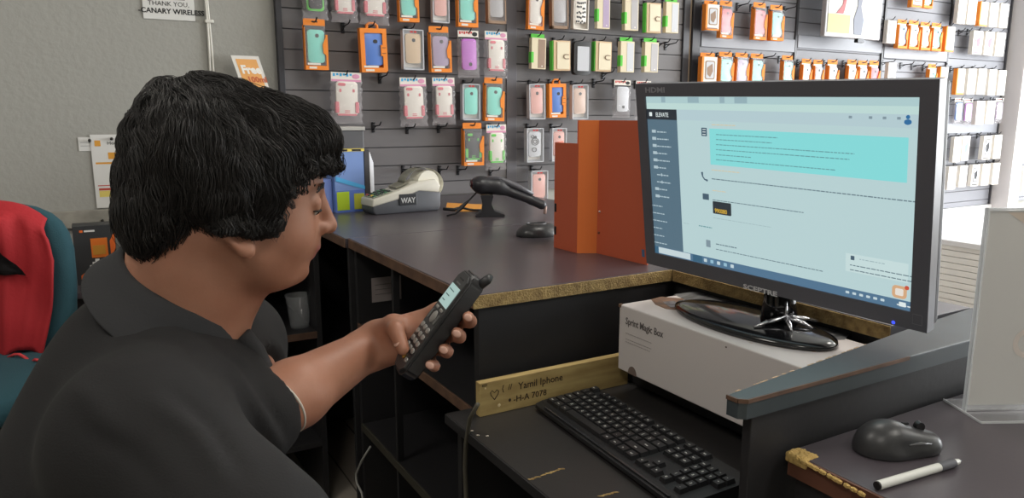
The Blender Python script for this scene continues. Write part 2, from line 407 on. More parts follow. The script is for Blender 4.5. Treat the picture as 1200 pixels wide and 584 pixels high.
# orange 'Free' sign leaning behind the head: card standing on a stem
o, w_, h_ = wall_sheet('promo_card', 277, 65, 312, 112, 'orange promo card reading Free, showing above the hair', 'sign', off=.05, mm=mat('promo_white', (232, 228, 222), .6), th=.003)
sheet_rect(o, .012, .012, w_-.012, h_-.012, mat('promo_orange', (240, 176, 104), .6), 'orange_field')
sheet_text(o, 'Free', .020, h_*.56, .040, mat('promo_letter', (250, 246, 238), .6), sx=.95, y=-.0012, bold=.002); sheet_text(o, '100ml', .030, h_*.34, .028, mat('promo_red', (210, 110, 70), .6), y=-.0012, bold=.001)
me_shear = [c for c in o.children]
for c in me_shear:
    for v in c.data.vertices: v.co.x -= (v.co.z-h_/2)*.28
m = MB(); m.box((w_*.4, .001, -.30), (w_*.6, .047, .02), bev=.002); m.build('bracket', MATS['promo_white'], o)
# ceiling lights (room lamps)
for i, (v0, w0) in enumerate(((-.8, 1.2), (1.4, 1.2), (3.6, 1.2), (5.4, 1.2), (-.8, -.6), (1.4, -.6), (3.6, -.6))):
    o = thing('ceiling_light', 'square flush ceiling light panel', 'light', room(v0, w0, 2.75), A30, group='ceiling light panels')
    m = MB(); m.box((-.3, -.3, -.03), (.3, .3, 0), bev=.004); m.build('frame', MATS['white_board'], o)
    m = MB(); m.box((-.27, -.27, -.034), (.27, .27, -.029)); m.build('diffuser', mat('lamp_diffuser', (255, 250, 240), emit=14.5), o)
# ================================================================ PACKAGES ON THE SLATWALL
M_hook = mat('black_hook', (38, 38, 42), .35, metal=.4)
M_clear = mat('clear_plastic', (225, 225, 228), .08, alpha=.10, spec=.8)
M_bag = mat('crinkled_clear_bag', (222, 216, 220), .12, alpha=.15, spec=1.0, bump=1.0, bscale=38)
C = dict(teal=(128, 222, 206), pink=(228, 170, 160), lilac=(170, 150, 180), purple=(190, 110, 200), white=(228, 222, 214), blue=(92, 130, 205), gold=(212, 184, 150), tan=(218, 186, 168),
         orange=(238, 138, 48), green=(96, 200, 76), black=(40, 40, 42), silver=(196, 198, 204), grey=(170, 166, 168), rose=(214, 120, 130), brown=(150, 124, 104), cream=(222, 210, 182),
         red=(205, 70, 70), cyan=(70, 170, 220), magenta=(214, 150, 180), peach=(232, 186, 160), skyblue=(150, 175, 215))
def pm(c, rough=.5): return mat('plastic_'+c, C[c], rough) if rough != .8 else mat('card_'+c, C[c], .75)
MC = {}
def cached(key, fn):
    if key not in MC: MC[key] = fn()
    return MC[key]
PW, PH, PD = .080, .170, .024     # canonical package (x right, z up, front at y = -PD)
def rrect(w, h, r, n=5, cx=0, cz=0):
    out = []
    for qx, qz, a0 in ((1, 1, 0), (-1, 1, 90), (-1, -1, 180), (1, -1, 270)):
        for k in range(n+1):
            a = math.radians(a0+90*k/n); out.append((cx+qx*(w/2-r)+r*math.cos(a), cz+qz*(h/2-r)+r*math.sin(a)))
    return out
FR = frame((0, 0, 0), (1, 0, 0), (0, 0, 1))    # prism xy -> xz, z-> -y
def case_mesh(w=.058, h=.125, d=.008, cz=0, cx=0, y=.012):
    m = MB(); m.prism(rrect(w, h, .010, 5, cx, cz), y, y+d, FR, bev=.003); return m
def cm(kind, *a):
    """canonical meshes"""
    def mk():
        if kind == 'case':
            return case_mesh(cz=.005).mesh('phone_case', pm(a[0], .35), True, 40)
        if kind == 'lens':
            m = MB(); m.prism(rrect(.013, .015, .006, 4, a[0], a[1]), .018, .0208, FR); return m.mesh('camera_hole', pm('black'))
        if kind == 'ocarton':   # orange bottom, orange right side with a wavy bump
            m = MB(); m.box((-PW/2, -PD, -PH/2), (PW/2, 0, -PH/2+.016)); m.box((PW/2-.007, -PD, -PH/2+.016), (PW/2, 0, PH/2-.035))
            m.prism([(PW/2-.007, -.03), (PW/2-.016, -.02), (PW/2-.018, .01), (PW/2-.012, .028), (PW/2-.004, .048), (PW/2, .05), (PW/2, -.03)], .0205, PD+.0006, FR)
            m.box((-PW/2, -PD, -PH/2+.016), (-PW/2+.0025, 0, PH/2-.01)); m.box((-PW/2, -.004, -PH/2+.016), (PW/2-.007, 0, PH/2))
            return m.mesh('carton', pm(a[0], .8))
        if kind == 'oinner':
            m = MB(); m.box((-PW/2+.003, -.011, -PH/2+.017), (PW/2-.008, -.0045, PH/2-.002)); return m.mesh('backing_card', pm(a[0], .8))
        if kind == 'window':
            m = MB(); m.box((-PW/2+.001, -PD, -PH/2+.017), (PW/2-.008, -PD+.0008, PH/2-.002)); return m.mesh('window', M_clear)
        if kind == 'tab':
            m = MB(); m.prism([(-PW/2+.001, PH/2-.001), (PW/2-.004, PH/2-.001), (PW/2-.004, PH/2+.022), (PW/2-.008, PH/2+.025), (-PW/2+.005, PH/2+.025), (-PW/2+.001, PH/2+.022)], .009, .0115, FR)
            m.mi = 1; m.prism(rrect(.022, .006, .003, 3, 0, PH/2+.014), .0114, .0118, FR)
            return m.mesh('hang_tab', [pm(a[0], .8), pm('black')])
        if kind == 'strip':
            m = MB(); m.box((-.033, -PD-.0009, -PH/2+.018), (.012, -PD, -PH/2+.026)); m.box((-.028, -PD-.0009, -PH/2+.004), (-.002, -PD, -PH/2+.012)); return m.mesh('label_strip', pm('white', .8))
        if kind == 'fullcarton':
            m = MB(); o_ = rrect(PW, PH, .003, 2); w2, h2 = PW/2-.013, PH/2-.018
            m.box((-PW/2, -PD, -PH/2), (-w2, 0, PH/2)); m.box((w2, -PD, -PH/2), (PW/2, 0, PH/2)); m.box((-w2, -PD, -PH/2), (w2, 0, -h2)); m.box((-w2, -PD, h2), (w2, 0, PH/2)); m.box((-w2, -.004, -h2), (w2, 0, h2))
            m.prism([(w2-.006, -.022), (PW/2, -.022), (PW/2, .022), (w2-.006, .022)], .0205, PD+.0008, FR)
            m.tube([Vector((-.016, -.012, PH/2-.002)), Vector((-.015, -.012, PH/2+.013)), Vector((-.008, -.012, PH/2+.021)), Vector((.008, -.012, PH/2+.021)), Vector((.015, -.012, PH/2+.013)), Vector((.016, -.012, PH/2-.002))], .0045, 6)
            return m.mesh('carton', pm(a[0], .8))
        if kind == 'accents':
            m = MB(); m.box((PW/2-.016, -PD-.0014, -.012), (PW/2-.004, -PD-.0007, -.010)); m.box((PW/2-.016, -PD-.0014, .010), (PW/2-.004, -PD-.0007, .012)); return m.mesh('print_lines', pm('black'))
        if kind == 'clearbox':
            m = MB()
            for x0, x1, z0, z1 in ((-PW/2, -PW/2+.004, -PH/2, PH/2), (PW/2-.004, PW/2, -PH/2, PH/2), (-PW/2, PW/2, -PH/2, -PH/2+.004), (-PW/2, PW/2, PH/2-.004, PH/2)): m.box((x0, -PD, z0), (x1, 0, z1))
            m.box((-PW/2+.004, -.003, -PH/2+.004), (PW/2-.004, 0, PH/2-.004)); return m.mesh('box', pm(a[0], .8))
        if kind == 'clearfront':
            m = MB(); m.box((-PW/2+.004, -PD+.0002, -PH/2+.004), (PW/2-.004, -PD+.001, PH/2-.004)); return m.mesh('window', M_clear)
        if kind == 'redlogo':
            m = MB(); m.box((-.012, -PD-.0006, PH/2-.014), (-.002, -PD+.0002, PH/2-.007)); m.box((.002, -PD-.0006, PH/2-.014), (.012, -PD+.0002, PH/2-.007)); return m.mesh('print_mark', pm('red', .8))
        if kind == 'innerframe':
            m = MB(); m.prism(rrect(.066, .142, .009, 5, 0, -.002), .003, .006, FR); return m.mesh('inner_tray', pm(a[0], .5))
        if kind == 'hookloop':
            m = MB(); m.tube([Vector((-.008, -.012, PH/2-.003)), Vector((-.006, -.012, PH/2+.012)), Vector((.006, -.012, PH/2+.012)), Vector((.008, -.012, PH/2-.003))], .0022, 6); return m.mesh('hang_loop', M_clear)
        if kind == 'bag':
            m = MB(); P = []
            for sgn in (1,):
                nx, nz = 9, 19
                for i in range(nz+1):
                    row = []
                    for j in range(2*nx):
                        u = j/(2*nx)*2*math.pi; zz = -PH/2-.004+(PH-.012)*i/nz
                        e = min(1, min(i, nz-i)/2.2)
                        x = math.copysign(abs(math.cos(u))**.6, math.cos(u))*(PW/2+.003+.0025*math.sin(i*1.7+sgn)); y = math.copysign(abs(math.sin(u))**.8, math.sin(u))*.0125*(.25+.75*e)+.0018*math.sin(i*2.3+j*1.9)
                        row.append(Vector((x, -.012+y, zz)))
                    P.append(row)
            m.grid(P, cv=True); return m.mesh('clear_bag', M_bag, True)
        if kind == 'header':
            m = MB(); m.box((-PW/2-.001, -.0150, PH/2-.018), (PW/2+.001, -.0125, PH/2+.016)); return m.mesh('header_card', pm(a[0], .8))
        if kind == 'hprint':
            m = MB(); 
            for k in range(6): m.box((-.036+k*.009, -.0156, PH/2+.001+(k % 2)*.003), (-.030+k*.009, -.0149, PH/2+.012))
            m.mi = 1; m.sph((.026, -.0152, PH/2+.002), (.011, .0008, .009), 2); m.box((-.04, -.0156, PH/2-.018), (.04, -.0149, PH/2-.010))
            return m.mesh('header_print', [pm(a[0], .8), pm(a[1], .8)])
        if kind == 'armor':
            m = MB(); sx = a[1]; m.prism(rrect(.010, .042, .004, 3, sx*.027, -.028), .011, .0218, FR, bev=.001); return m.mesh('side_bumper', pm(a[0], .5))
        if kind == 'armorb':
            m = MB(); m.prism(rrect(.052, .007, .003, 3, 0, -.055), .011, .0214, FR); return m.mesh('bottom_bumper', pm(a[0], .5))
        if kind == 'armoreye':
            m = MB(); m.prism(rrect(.020, .011, .004, 3, -.014, .056), .0195, .0212, FR); return m.mesh('camera_surround', pm(a[0], .5))
        if kind == 'armormark':
            m = MB()
            for sx in (-1, 1): m.prism(rrect(.006, .012, .002, 2, sx*.018, .034), .0195, .0208, FR)
            m.box((-.007, -.0208, -.042), (.007, -.020, -.039)); m.box((-.007, -.0208, -.048), (.007, -.020, -.045)); return m.mesh('pattern', pm(a[0], .5))
        if kind == 'wallet':
            m = MB(); m.box((-PW/2, -PD, -PH/2), (PW/2, 0, PH/2), bev=.001); return m.mesh('box', pm('cream', .8))
        if kind == 'wgreen':
            m = MB(); m.box((-PW/2-.003, -PD-.001, -.052), (-PW/2+.012, 0, .008), bev=.002); return m.mesh('green_clip', pm('green', .8))
        if kind == 'wtab':
            m = MB(); m.box((-PW/2+.002, -.013, PH/2-.002), (PW/2-.004, -.010, PH/2+.022)); return m.mesh('green_hang_tab', pm('green', .8))
        if kind == 'wcase':
            m = MB(); m.box((-.004, -PD-.0010, -PH/2+.006), (PW/2-.005, -PD, PH/2-.008), bev=.0008); return m.mesh('phone_case', pm(a[0], .5))
        if kind == 'wdot':
            m = MB(); m.sph((.018, -PD-.001, -PH/2+.016), (.004, .001, .004), 2); return m.mesh('sticker', pm('white'))
        if kind == 'goldbox':
            m = MB(); m.box((-PW/2, -PD, -PH/2), (PW/2, 0, PH/2), bev=.001); return m.mesh('box', pm('gold', .8))
        if kind == 'goldcase':
            m = MB(); m.box((-.026, -PD-.003, -PH/2+.008), (.034, -PD+.0005, PH/2-.008), bev=.0025); return m.mesh('wallet_case', pm('cream', .5))
        if kind == 'goldclasp':
            m = MB(); m.tube([Vector((.030, -PD-.0045, .006)), Vector((.014, -PD-.005, .007)), Vector((.006, -PD-.005, 0)), Vector((.006, -PD-.005, -.012)), Vector((.014, -PD-.005, -.018)), Vector((.030, -PD-.0045, -.017))], .0022, 6); return m.mesh('clasp', pm('brown'))
        if kind == 'goldside':
            m = MB(); m.box((-PW/2-.004, -PD+.002, -PH/2+.002), (-PW/2+.004, 0, PH/2-.002)); return m.mesh('green_spine', pm('green', .8))
        if kind == 'brownbox':
            m = MB()
            for x0, x1, z0, z1 in ((-PW/2, -PW/2+.009, -PH/2, PH/2), (PW/2-.006, PW/2, -PH/2, PH/2), (-PW/2, PW/2, -PH/2, -PH/2+.012), (-PW/2, PW/2, PH/2-.010, PH/2)): m.box((x0, -PD, z0), (x1, 0, z1), bev=.0008)
            m.box((-PW/2+.009, -.003, -PH/2+.012), (PW/2-.006, 0, PH/2-.01)); return m.mesh('box', pm('brown', .8))
        if kind == 'darkcase':
            m = MB(); m.prism(rrect(PW, PH, .012, 5), .004, PD, FR, bev=.004); return m.mesh('folio_case', pm('black', .5), True, 40)
        if kind == 'darkface':
            m = MB(); m.prism(rrect(PW-.024, PH-.045, .003, 3, .002, -.002), PD-.001, PD+.0012, FR); return m.mesh('insert_card', pm('silver', .8))
        if kind == 'rings':
            m = MB()
            for cx, cz, R in ((0, .018, .017), (0, .018, .009), (-.004, -.022, .010), (-.012, .043, .007)):
                m.tube([Vector((cx+R*math.cos(k*math.pi/10), -.0215, cz+R*math.sin(k*math.pi/10))) for k in range(20)]+[Vector((cx+R, -.0215, cz))], .0014, 5)
            return m.mesh('ring_print', pm('black', .5))
        if kind == 'pattern':
            m = MB(); rr = random.Random(3)
            for k in range(26): m.prism(rrect(.008, .009, .003, 2, -.020+(k % 5)*.010+rr.uniform(-.002, .002), -.052+(k//5)*.020+rr.uniform(-.004, .004)), .0195, .0208, FR)
            return m.mesh('pattern', pm(a[0], .5))
        if kind == 'figure':
            m = MB(); m.prism(rrect(.052, .112, .010, 4, .003, .006), PD-.0002, PD+.0008, FR); m.mi = 1; m.prism(rrect(.042, .100, .008, 4, .003, .006), PD+.0008, PD+.0014, FR); m.mi = 0
            m.prism([(-.014, .02), (.014, .045), (.018, .0), (.004, -.036), (-.012, -.02)], PD+.0014, PD+.0020, FR); m.box((-.03, -PD-.001, -.076), (.03, -PD, -.068)); return m.mesh('printed_picture', [pm(a[0], .8), pm('silver' if a[0] != 'silver' else 'grey', .8)])
        if kind == 'plainbox':
            m = MB(); m.box((-PW/2, -PD, -PH/2), (PW/2, 0, PH/2), bev=.001); return m.mesh('box', pm(a[0], .8))
        if kind == 'sideband':
            m = MB(); m.box((-PW/2-.0006, -PD-.0006, -PH/2-.0006), (-PW/2+.010, -.001, PH/2+.0006)); m.box((-PW/2, -PD-.0006, -PH/2), (PW/2, -PD, -PH/2+.010)); return m.mesh('carton_band', pm(a[0], .8))
    return cached((kind,)+a, mk)
def add(root, *key): return link(cm(*key).name.split('.')[0], cm(*key), root)
def ARM(c, col):
    add(c, 'armor', col, -1); add(c, 'armor', col, 1); add(c, 'armorb', col); add(c, 'armoreye', col); add(c, 'armormark', col)
def pk(root, kind, col):
    if kind == 'obox':
        add(root, 'ocarton', 'orange'); add(root, 'oinner', 'black' if col != 'white' else 'peach'); c = add(root, 'case', col); add(c, 'lens', .004, .045); add(root, 'window'); add(root, 'tab', 'orange'); add(root, 'strip')
        if col == 'black': ARM(c, 'green')
    elif kind == 'full':
        add(root, 'fullcarton', 'orange'); c = add(root, 'case', col); add(c, 'lens', .006, .035); add(root, 'accents'); add(root, 'strip')
    elif kind == 'clear':
        add(root, 'clearbox', 'silver'); add(root, 'innerframe', 'white'); c = add(root, 'case', col); add(c, 'lens', .002, .04); add(root, 'clearfront'); add(root, 'redlogo'); add(root, 'hookloop')
        if col == 'silver': add(c, 'rings')
    elif kind == 'bag':
        c1, c2 = ('cyan', 'magenta')
        cc = add(root, 'case', 'white' if col in ('pinkwhite', 'greenwhite') else col)
        if col == 'pinkwhite': ARM(cc, 'rose')
        elif col == 'greenwhite': ARM(cc, 'green')
        else: add(cc, 'lens', .004, -.035); c1, c2 = 'red', 'black'
        add(root, 'clear' if 0 else 'bag'); h = add(root, 'header', 'white'); add(h, 'hprint', c1, c2)
    elif kind == 'wallet':
        add(root, 'wallet'); add(root, 'wgreen'); add(root, 'wtab'); add(root, 'wcase', col); add(root, 'wdot')
    elif kind == 'gold':
        add(root, 'goldbox'); add(root, 'goldcase'); add(root, 'goldclasp'); add(root, 'goldside'); add(root, 'hookloop')
    elif kind == 'brown':
        add(root, 'brownbox'); c = add(root, 'case', col); add(root, 'hookloop'); add(root, 'clearfront')
    elif kind == 'dark':
        add(root, 'darkcase'); add(root, 'darkface'); add(root, 'hookloop')
    elif kind == 'pat':
        add(root, 'clearbox', 'white'); c = add(root, 'case', 'white'); add(c, 'pattern', col); add(root, 'hookloop')
    elif kind == 'rug':    # black and green rugged case in a bag
        c = add(root, 'case', 'green'); m = cached('rugin', lambda: case_mesh(.046, .110, .004, .005, 0, .019).mesh('inner_shell', pm('black'), True, 40)); link('inner_shell', m, c); add(root, 'bag'); h = add(root, 'header', 'black')
    elif kind == 'pic':
        add(root, 'plainbox', 'white'); add(root, 'figure', col); add(root, 'hookloop')
        if col in ('peach', 'tan', 'orange'): add(root, 'sideband', 'orange')
    elif kind == 'boxw':
        add(root, 'plainbox', 'white'); add(root, 'sideband', 'orange'); add(root, 'figure', col); add(root, 'tab', 'orange')
    elif kind == 'osm':
        add(root, 'ocarton', 'orange'); add(root, 'oinner', 'white'); c = add(root, 'case', col); add(c, 'lens', .004, .045); add(root, 'tab', 'orange')
DESC = dict(obox='{c} case in orange carton', full='{c} case in all-orange window carton', clear='{c} case in clear box', bag='{c} case in clear bag', wallet='green-clipped box with {c} case', gold='gold wallet case box with clasp',
            brown='{c} case in brown frame box', dark='black folio case with pale insert', pat='{c} patterned case in white box', rug='black and green rugged case in clear bag', pic='white box with {c} print', boxw='white and orange box', osm='{c} case in slim orange carton')
COLN = dict(pinkwhite='white and pink', greenwhite='green and white', silver='silver', grey='pale grey')
ORD = ['', 'first', 'second', 'third', 'fourth', 'fifth', 'sixth', 'seventh', 'eighth', 'ninth', 'tenth', 'eleventh']
def hook_mesh(L):
    m = MB(); m.box((-.007, -.003, -.026), (.007, 0, .014), bev=.001); m.box((-.007, -.010, .010), (.007, -.001, .016), bev=.001)
    m.tube([(0, -.002, 0), (0, -L*.6, .002), (0, -L*.92, .004), (.002, -L, .012), (.003, -L-.004, .019)], .0026, 6)
    m.tube([(0, -.003, -.014), (0, -L*.25, -.004), (0, -L*.4, .0)], .0022, 6)
    return m.mesh('peg_hook', M_hook, True, 40)
HKM = hook_mesh(.085)
def hook(v, z, label, grp=None, sc=1.0):
    o = link('peg_hook', HKM); o.location = room(v, WALLW-SURF-.0005, z); o.rotation_euler = (0, 0, A30); tag(o, label, 'hook', grp); o.scale = (1, sc, 1); return o
def pack(px0, py0, px1, py1, kind, col, label, stand=.062, tilt=None, hooklabel=None):
    """bbox in the photograph -> size and place on the wall. py0 includes the header."""
    head = {'obox': .025, 'osm': .025, 'boxw': .025, 'wallet': .022, 'bag': .016, 'rug': .016, 'full': .022}.get(kind, .014)
    off = SURF+stand
    vm, z1 = onwall((px0+px1)/2, py0, off); _, z0 = onwall((px0+px1)/2, py1, off)
    va, _ = onwall(px0, (py0+py1)/2, off); vb_, _ = onwall(px1, (py0+py1)/2, off)
    hgt = (z1-z0)/(1+head/PH); w = (vb_-va)*.93; cz = z0+hgt/2
    sx = w/PW; sz = hgt/PH
    root = thing({'gold': 'wallet_case_package', 'wallet': 'boxed_phone_case', 'bag': 'bagged_phone_case', 'rug': 'bagged_phone_case'}.get(kind, 'boxed_phone_case'), label, 'phone case package', room((va+vb_)/2, WALLW-off+PD/2, cz), A30, None)
    root.scale = (sx, min(1.2, max(.7, sx)), sz); root.rotation_euler = (0, (tilt if tilt is not None else rnd.uniform(-.025, .025)), A30)
    pk(root, kind, col)
    zh = z0+hgt+head*.45*sz
    hook((va+vb_)/2, zh-.002, hooklabel or ('peg hook carrying the '+label), 'peg hooks of the slatwall', 1.0)
    return root
def rowset(panel, row, items, **kw):
    for i, it in enumerate(items):
        px0, py0, px1, py1, kind, col = it[:6]
        lab = DESC[kind].format(c=COLN.get(col, col)); n = len(items)
        pos = 'leftmost' if i == 0 else ('rightmost' if i == n-1 else ORD[i+1]+' from left')
        label = f'{lab}, {row}, {pos}, {panel}'
        if len(label.split()) > 16: label = label.replace(' from left', '')
        pack(px0, py0, px1, py1, kind, col, label, hooklabel=f'peg hook of {pos} package, {row}, {panel}', **kw)
def hooks(panel, pts):
    for i, (px, py, w_) in enumerate(pts):
        v, z = onwall(px, py, SURF+.04); hook(v, z, f'empty black peg hook, {w_}, {panel}', None)
P1 = 'left slatwall panel'; P2 = 'middle slatwall panel'; P3 = 'first grey panel'; P4 = 'second grey panel'; P5 = 'third grey panel'; P6 = 'far right panel'
rowset(P1, 'top row', [(353, -38, 383, 22, 'rug', 'green'), (387, -36, 418, 25, 'bag', 'pinkwhite'), (421, -34, 455, 28, 'bag', 'pinkwhite'), (465, -30, 490, 26, 'obox', 'teal'), (505, -28, 526, 27, 'clear', 'pink'), (534, -26, 559, 32, 'obox', 'teal'), (569, -24, 592, 28, 'brown', 'grey')])
rowset(P1, 'second row', [(355, 22, 384, 82, 'obox', 'teal'), (420, 27, 453, 85, 'full', 'blue'), (470, 31, 496, 82, 'clear', 'gold'), (502, 31, 528, 85, 'obox', 'lilac'), (536, 36, 561, 90, 'bag', 'purple'), (567, 37, 594, 91, 'bag', 'pinkwhite')])
rowset(P1, 'third row', [(387, 85, 424, 144, 'bag', 'pinkwhite'), (468, 91, 500, 147, 'bag', 'pinkwhite'), (506, 91, 533, 145, 'bag', 'pinkwhite'), (540, 95, 562, 141, 'clear', 'teal'), (566, 91, 590, 142, 'obox', 'teal')])
rowset(P1, 'fourth row', [(541, 144, 566, 194, 'obox', 'black'), (569, 146, 593, 198, 'bag', 'greenwhite')])
hooks(P1, [(405, 30, 'under the top row'), (449, 90, 'below the blue case'), (441, 148, 'leftmost of the hook row above the small display'), (481, 150, 'under the second bag of the third row'), (518, 149, 'under the third bag of the third row'),
           (476, 199, 'leftmost of the bottom row'), (519, 199, 'second of the bottom row'), (541, 199, 'third of the bottom row'), (579, 200, 'rightmost of the bottom row')])
rowset(P2, 'top row', [(617, -18, 637, 35, 'obox', 'white'), (644, -16, 665, 34, 'brown', 'grey'), (670, -16, 689, 35, 'pat', 'black'), (698, -14, 714, 34, 'wallet', 'lilac'), (730, -8, 747, 36, 'wallet', 'grey'), (755, 1, 773, 39, 'gold', 'gold'), (778, -2, 794, 39, 'wallet', 'silver')])
rowset(P2, 'second row', [(621, 40, 639, 81, 'wallet', 'brown'), (646, 45, 667, 83, 'gold', 'gold'), (670, 46, 691, 88, 'dark', 'black'), (695, 46, 715, 84, 'gold', 'gold'), (725, 44, 742, 85, 'wallet', 'silver'), (753, 45, 770, 85, 'wallet', 'grey')])
rowset(P2, 'third row', [(618, 95, 638, 140, 'clear', 'pink'), (641, 93, 662, 138, 'full', 'blue'), (668, 96, 688, 140, 'clear', 'tan'), (718, 94, 738, 137, 'bag', 'silver'), (744, 95, 762, 142, 'bag', 'grey')])
rowset(P2, 'fourth row', [(615, 147, 636, 190, 'clear', 'silver'), (645, 147, 663, 189, 'clear', 'pink')])
rowset(P2, 'bottom row', [(620, 197, 641, 238, 'clear', 'pink')])
hooks(P2, [(777, 51, 'left of the two beside the dark divider'), (786, 52, 'right of the two beside the dark divider'), (701, 96, 'gap in the third row'), (712, 86, 'under the gold wallet box')])
rowset(P3, 'upper row', [(824, 1, 841, 36, 'boxw', 'brown'), (842, 1, 858, 45, 'obox', 'rose'), (881, 3, 897, 47, 'obox', 'rose'), (901, 6, 917, 48, 'obox', 'teal')])
rowset(P3, 'lower row', [(819, 62, 838, 100, 'boxw', 'brown'), (841, 61, 858, 101, 'obox', 'teal'), (860, 62, 876, 101, 'obox', 'lilac'), (878, 63, 894, 102, 'obox', 'teal'), (915, 65, 929, 103, 'obox', 'teal')])
hooks(P3, [(870, 6, 'gap in the upper row'), (925, 10, 'right end of the upper row'), (900, 67, 'gap in the lower row')])
rowset(P4, 'row above the monitor', [(938, 69, 950, 108, 'osm', 'white'), (952, 70, 964, 108, 'osm', 'grey'), (968, 70, 981, 109, 'osm', 'white'), (991, 70, 1003, 110, 'osm', 'white'), (1004, 71, 1016, 110, 'osm', 'grey'), (1017, 71, 1029, 110, 'osm', 'rose')])
rowset(P5, 'top row', [(1066, -26, 1079, 9, 'boxw', 'brown'), (1081, -24, 1092, 10, 'osm', 'teal')])
rowset(P5, 'middle row', [(1037, 22, 1048, 51, 'pic', 'grey'), (1050, 23, 1062, 57, 'osm', 'skyblue'), (1063, 24, 1076, 58, 'osm', 'white'), (1077, 26, 1089, 59, 'osm', 'cream'), (1090, 27, 1102, 60, 'osm', 'teal'), (1105, 29, 1116, 61, 'pic', 'peach')])
rowset(P5, 'lower row', [(1038, 71, 1048, 106, 'pic', 'grey'), (1086, 75, 1096, 110, 'osm', 'teal'), (1098, 76, 1108, 111, 'pic', 'peach')])
hooks(P5, [(1062, 76, 'left one in the lower row'), (1075, 77, 'right one in the lower row')])
rowset(P6, 'top row', [(1120, -6, 1130, 28, 'pic', 'magenta'), (1131, -6, 1142, 29, 'pic', 'skyblue'), (1145, 0, 1155, 31, 'pic', 'peach'), (1157, 1, 1167, 32, 'pic', 'grey'), (1169, 2, 1179, 33, 'pic', 'silver')])
rowset(P6, 'second row', [(1137, 34, 1149, 64, 'pic', 'rose'), (1151, 35, 1162, 65, 'pic', 'rose'), (1164, 36, 1175, 66, 'pic', 'cream')])
rowset(P6, 'third row', [(1118, 78, 1128, 111, 'pic', 'peach'), (1131, 78, 1141, 111, 'pic', 'silver'), (1143, 78, 1153, 111, 'pic', 'cream'), (1156, 79, 1165, 112, 'pic', 'grey'), (1167, 80, 1176, 112, 'pic', 'silver')])
rowset(P6, 'fourth row', [(1117, 115, 1127, 145, 'bag', 'blue'), (1128, 116, 1138, 146, 'bag', 'purple'), (1141, 116, 1151, 146, 'pic', 'grey'), (1153, 116, 1163, 145, 'pic', 'skyblue'), (1165, 115, 1174, 144, 'bag', 'lilac')])
rowset(P6, 'fifth row', [(1115, 158, 1124, 190, 'pic', 'cream'), (1125, 157, 1134, 188, 'pic', 'teal'), (1149, 157, 1159, 187, 'pic', 'black'), (1162, 156, 1171, 186, 'pic', 'silver')])
rowset(P6, 'bottom row', [(1108, 193, 1118, 222, 'pic', 'grey'), (1122, 192, 1131, 219, 'pic', 'silver'), (1136, 191, 1145, 218, 'pic', 'black'), (1148, 190, 1157, 217, 'pic', 'cream'), (1161, 189, 1169, 216, 'pic', 'skyblue')])
hooks(P6, [(1122, 37, 'left one in the second row'), (1130, 37, 'right one in the second row'), (1141, 158, 'gap in the fifth row')])
rowset('slatwall beyond the pale post', 'upper row', [(1197, 112, 1206, 145, 'pic', 'peach')]); rowset('slatwall beyond the pale post', 'middle row', [(1197, 152, 1206, 184, 'pic', 'teal')]); rowset('slatwall beyond the pale post', 'lower row', [(1196, 192, 1205, 224, 'pic', 'grey')])
# hanging picture display
v0, z0 = onwall(966, 42, .18); v1, z1 = onwall(1040, -60, .18)
o = thing('picture_display', 'hanging framed picture display with red figure and yellow block, top right', 'display', room(v0, WALLW-.18, z0), A30)
w_, h_ = v1-v0, z1-z0
m = MB(); m.box((0, 0, 0), (w_, .03, h_), bev=.004); m.build('frame', mat('pale_frame', (176, 176, 180), .4), o)
m = MB(); m.box((.015, -.002, .02), (w_*.66, .001, h_-.02)); m.build('picture', mat('picture_beige', (176, 174, 166), .4), o)
m = MB(); m.box((w_*.66, -.002, .02), (w_-.012, .001, h_-.02)); m.build('picture_side', mat('picture_blue', (150, 168, 200), .4), o)
m = MB(); m.box((.018, -.003, .022), (w_*.42, -.001, h_*.24)); m.build('yellow_block', mat('picture_yellow', (170, 164, 100), .5), o)
m = MB(); m.prism([(w_*.1, h_*.25), (w_*.17, h_*.25), (w_*.27, h_*.34), (w_*.31, h_*.6), (w_*.38, h_*.6), (w_*.31, h_*.3), (w_*.29, h_*.25)], .002, .0042, FR); m.build('red_figure', mat('picture_red', (160, 50, 54), .5), o)
m = MB(); m.prism([(w_*.5, h_*.04), (w_*.64, h_*.04), (w_*.66, h_*.2), (w_*.6, h_*.35), (w_*.66, h_*.6), (w_*.52, h_*.6), (w_*.54, h_*.35), (w_*.48, h_*.2)], .002, .0042, FR); m.build('grey_figure', mat('picture_grey', (100, 104, 120), .5), o)
m = MB(); m.box((w_*.6, .0, -.02), (w_*.72, .025, -.001)); m.box((w_*.45, .03, .05), (w_*.55, .158, .1)); m.build('bracket', M_hook, o)
# ================================================================ COUNTERS (room coordinates: V along wall, W towards wall)
M_lam = mat('black_laminate', (76, 70, 75), .28, spec=.5, bump=.01, bscale=200)
M_lamb = mat('black_board', (36, 35, 37), .55, bump=.03, bscale=80)
M_pb = mat('bare_particleboard', (182, 154, 100), .85, bump=.5, bscale=260, col2=(138, 112, 70), vscale=60)
M_brn = mat('worn_brown_edge', (112, 84, 66), .6, col2=(84, 62, 50), vscale=25)
TZ = CZ-.34; TT = .028     # counter top height 0.92
def rbox(name, lo, hi, mm, parent=None, bev=.0015):
    m = MB(); m.box(lo, hi, bev=bev); return rmesh(m).build(name, mm, parent)
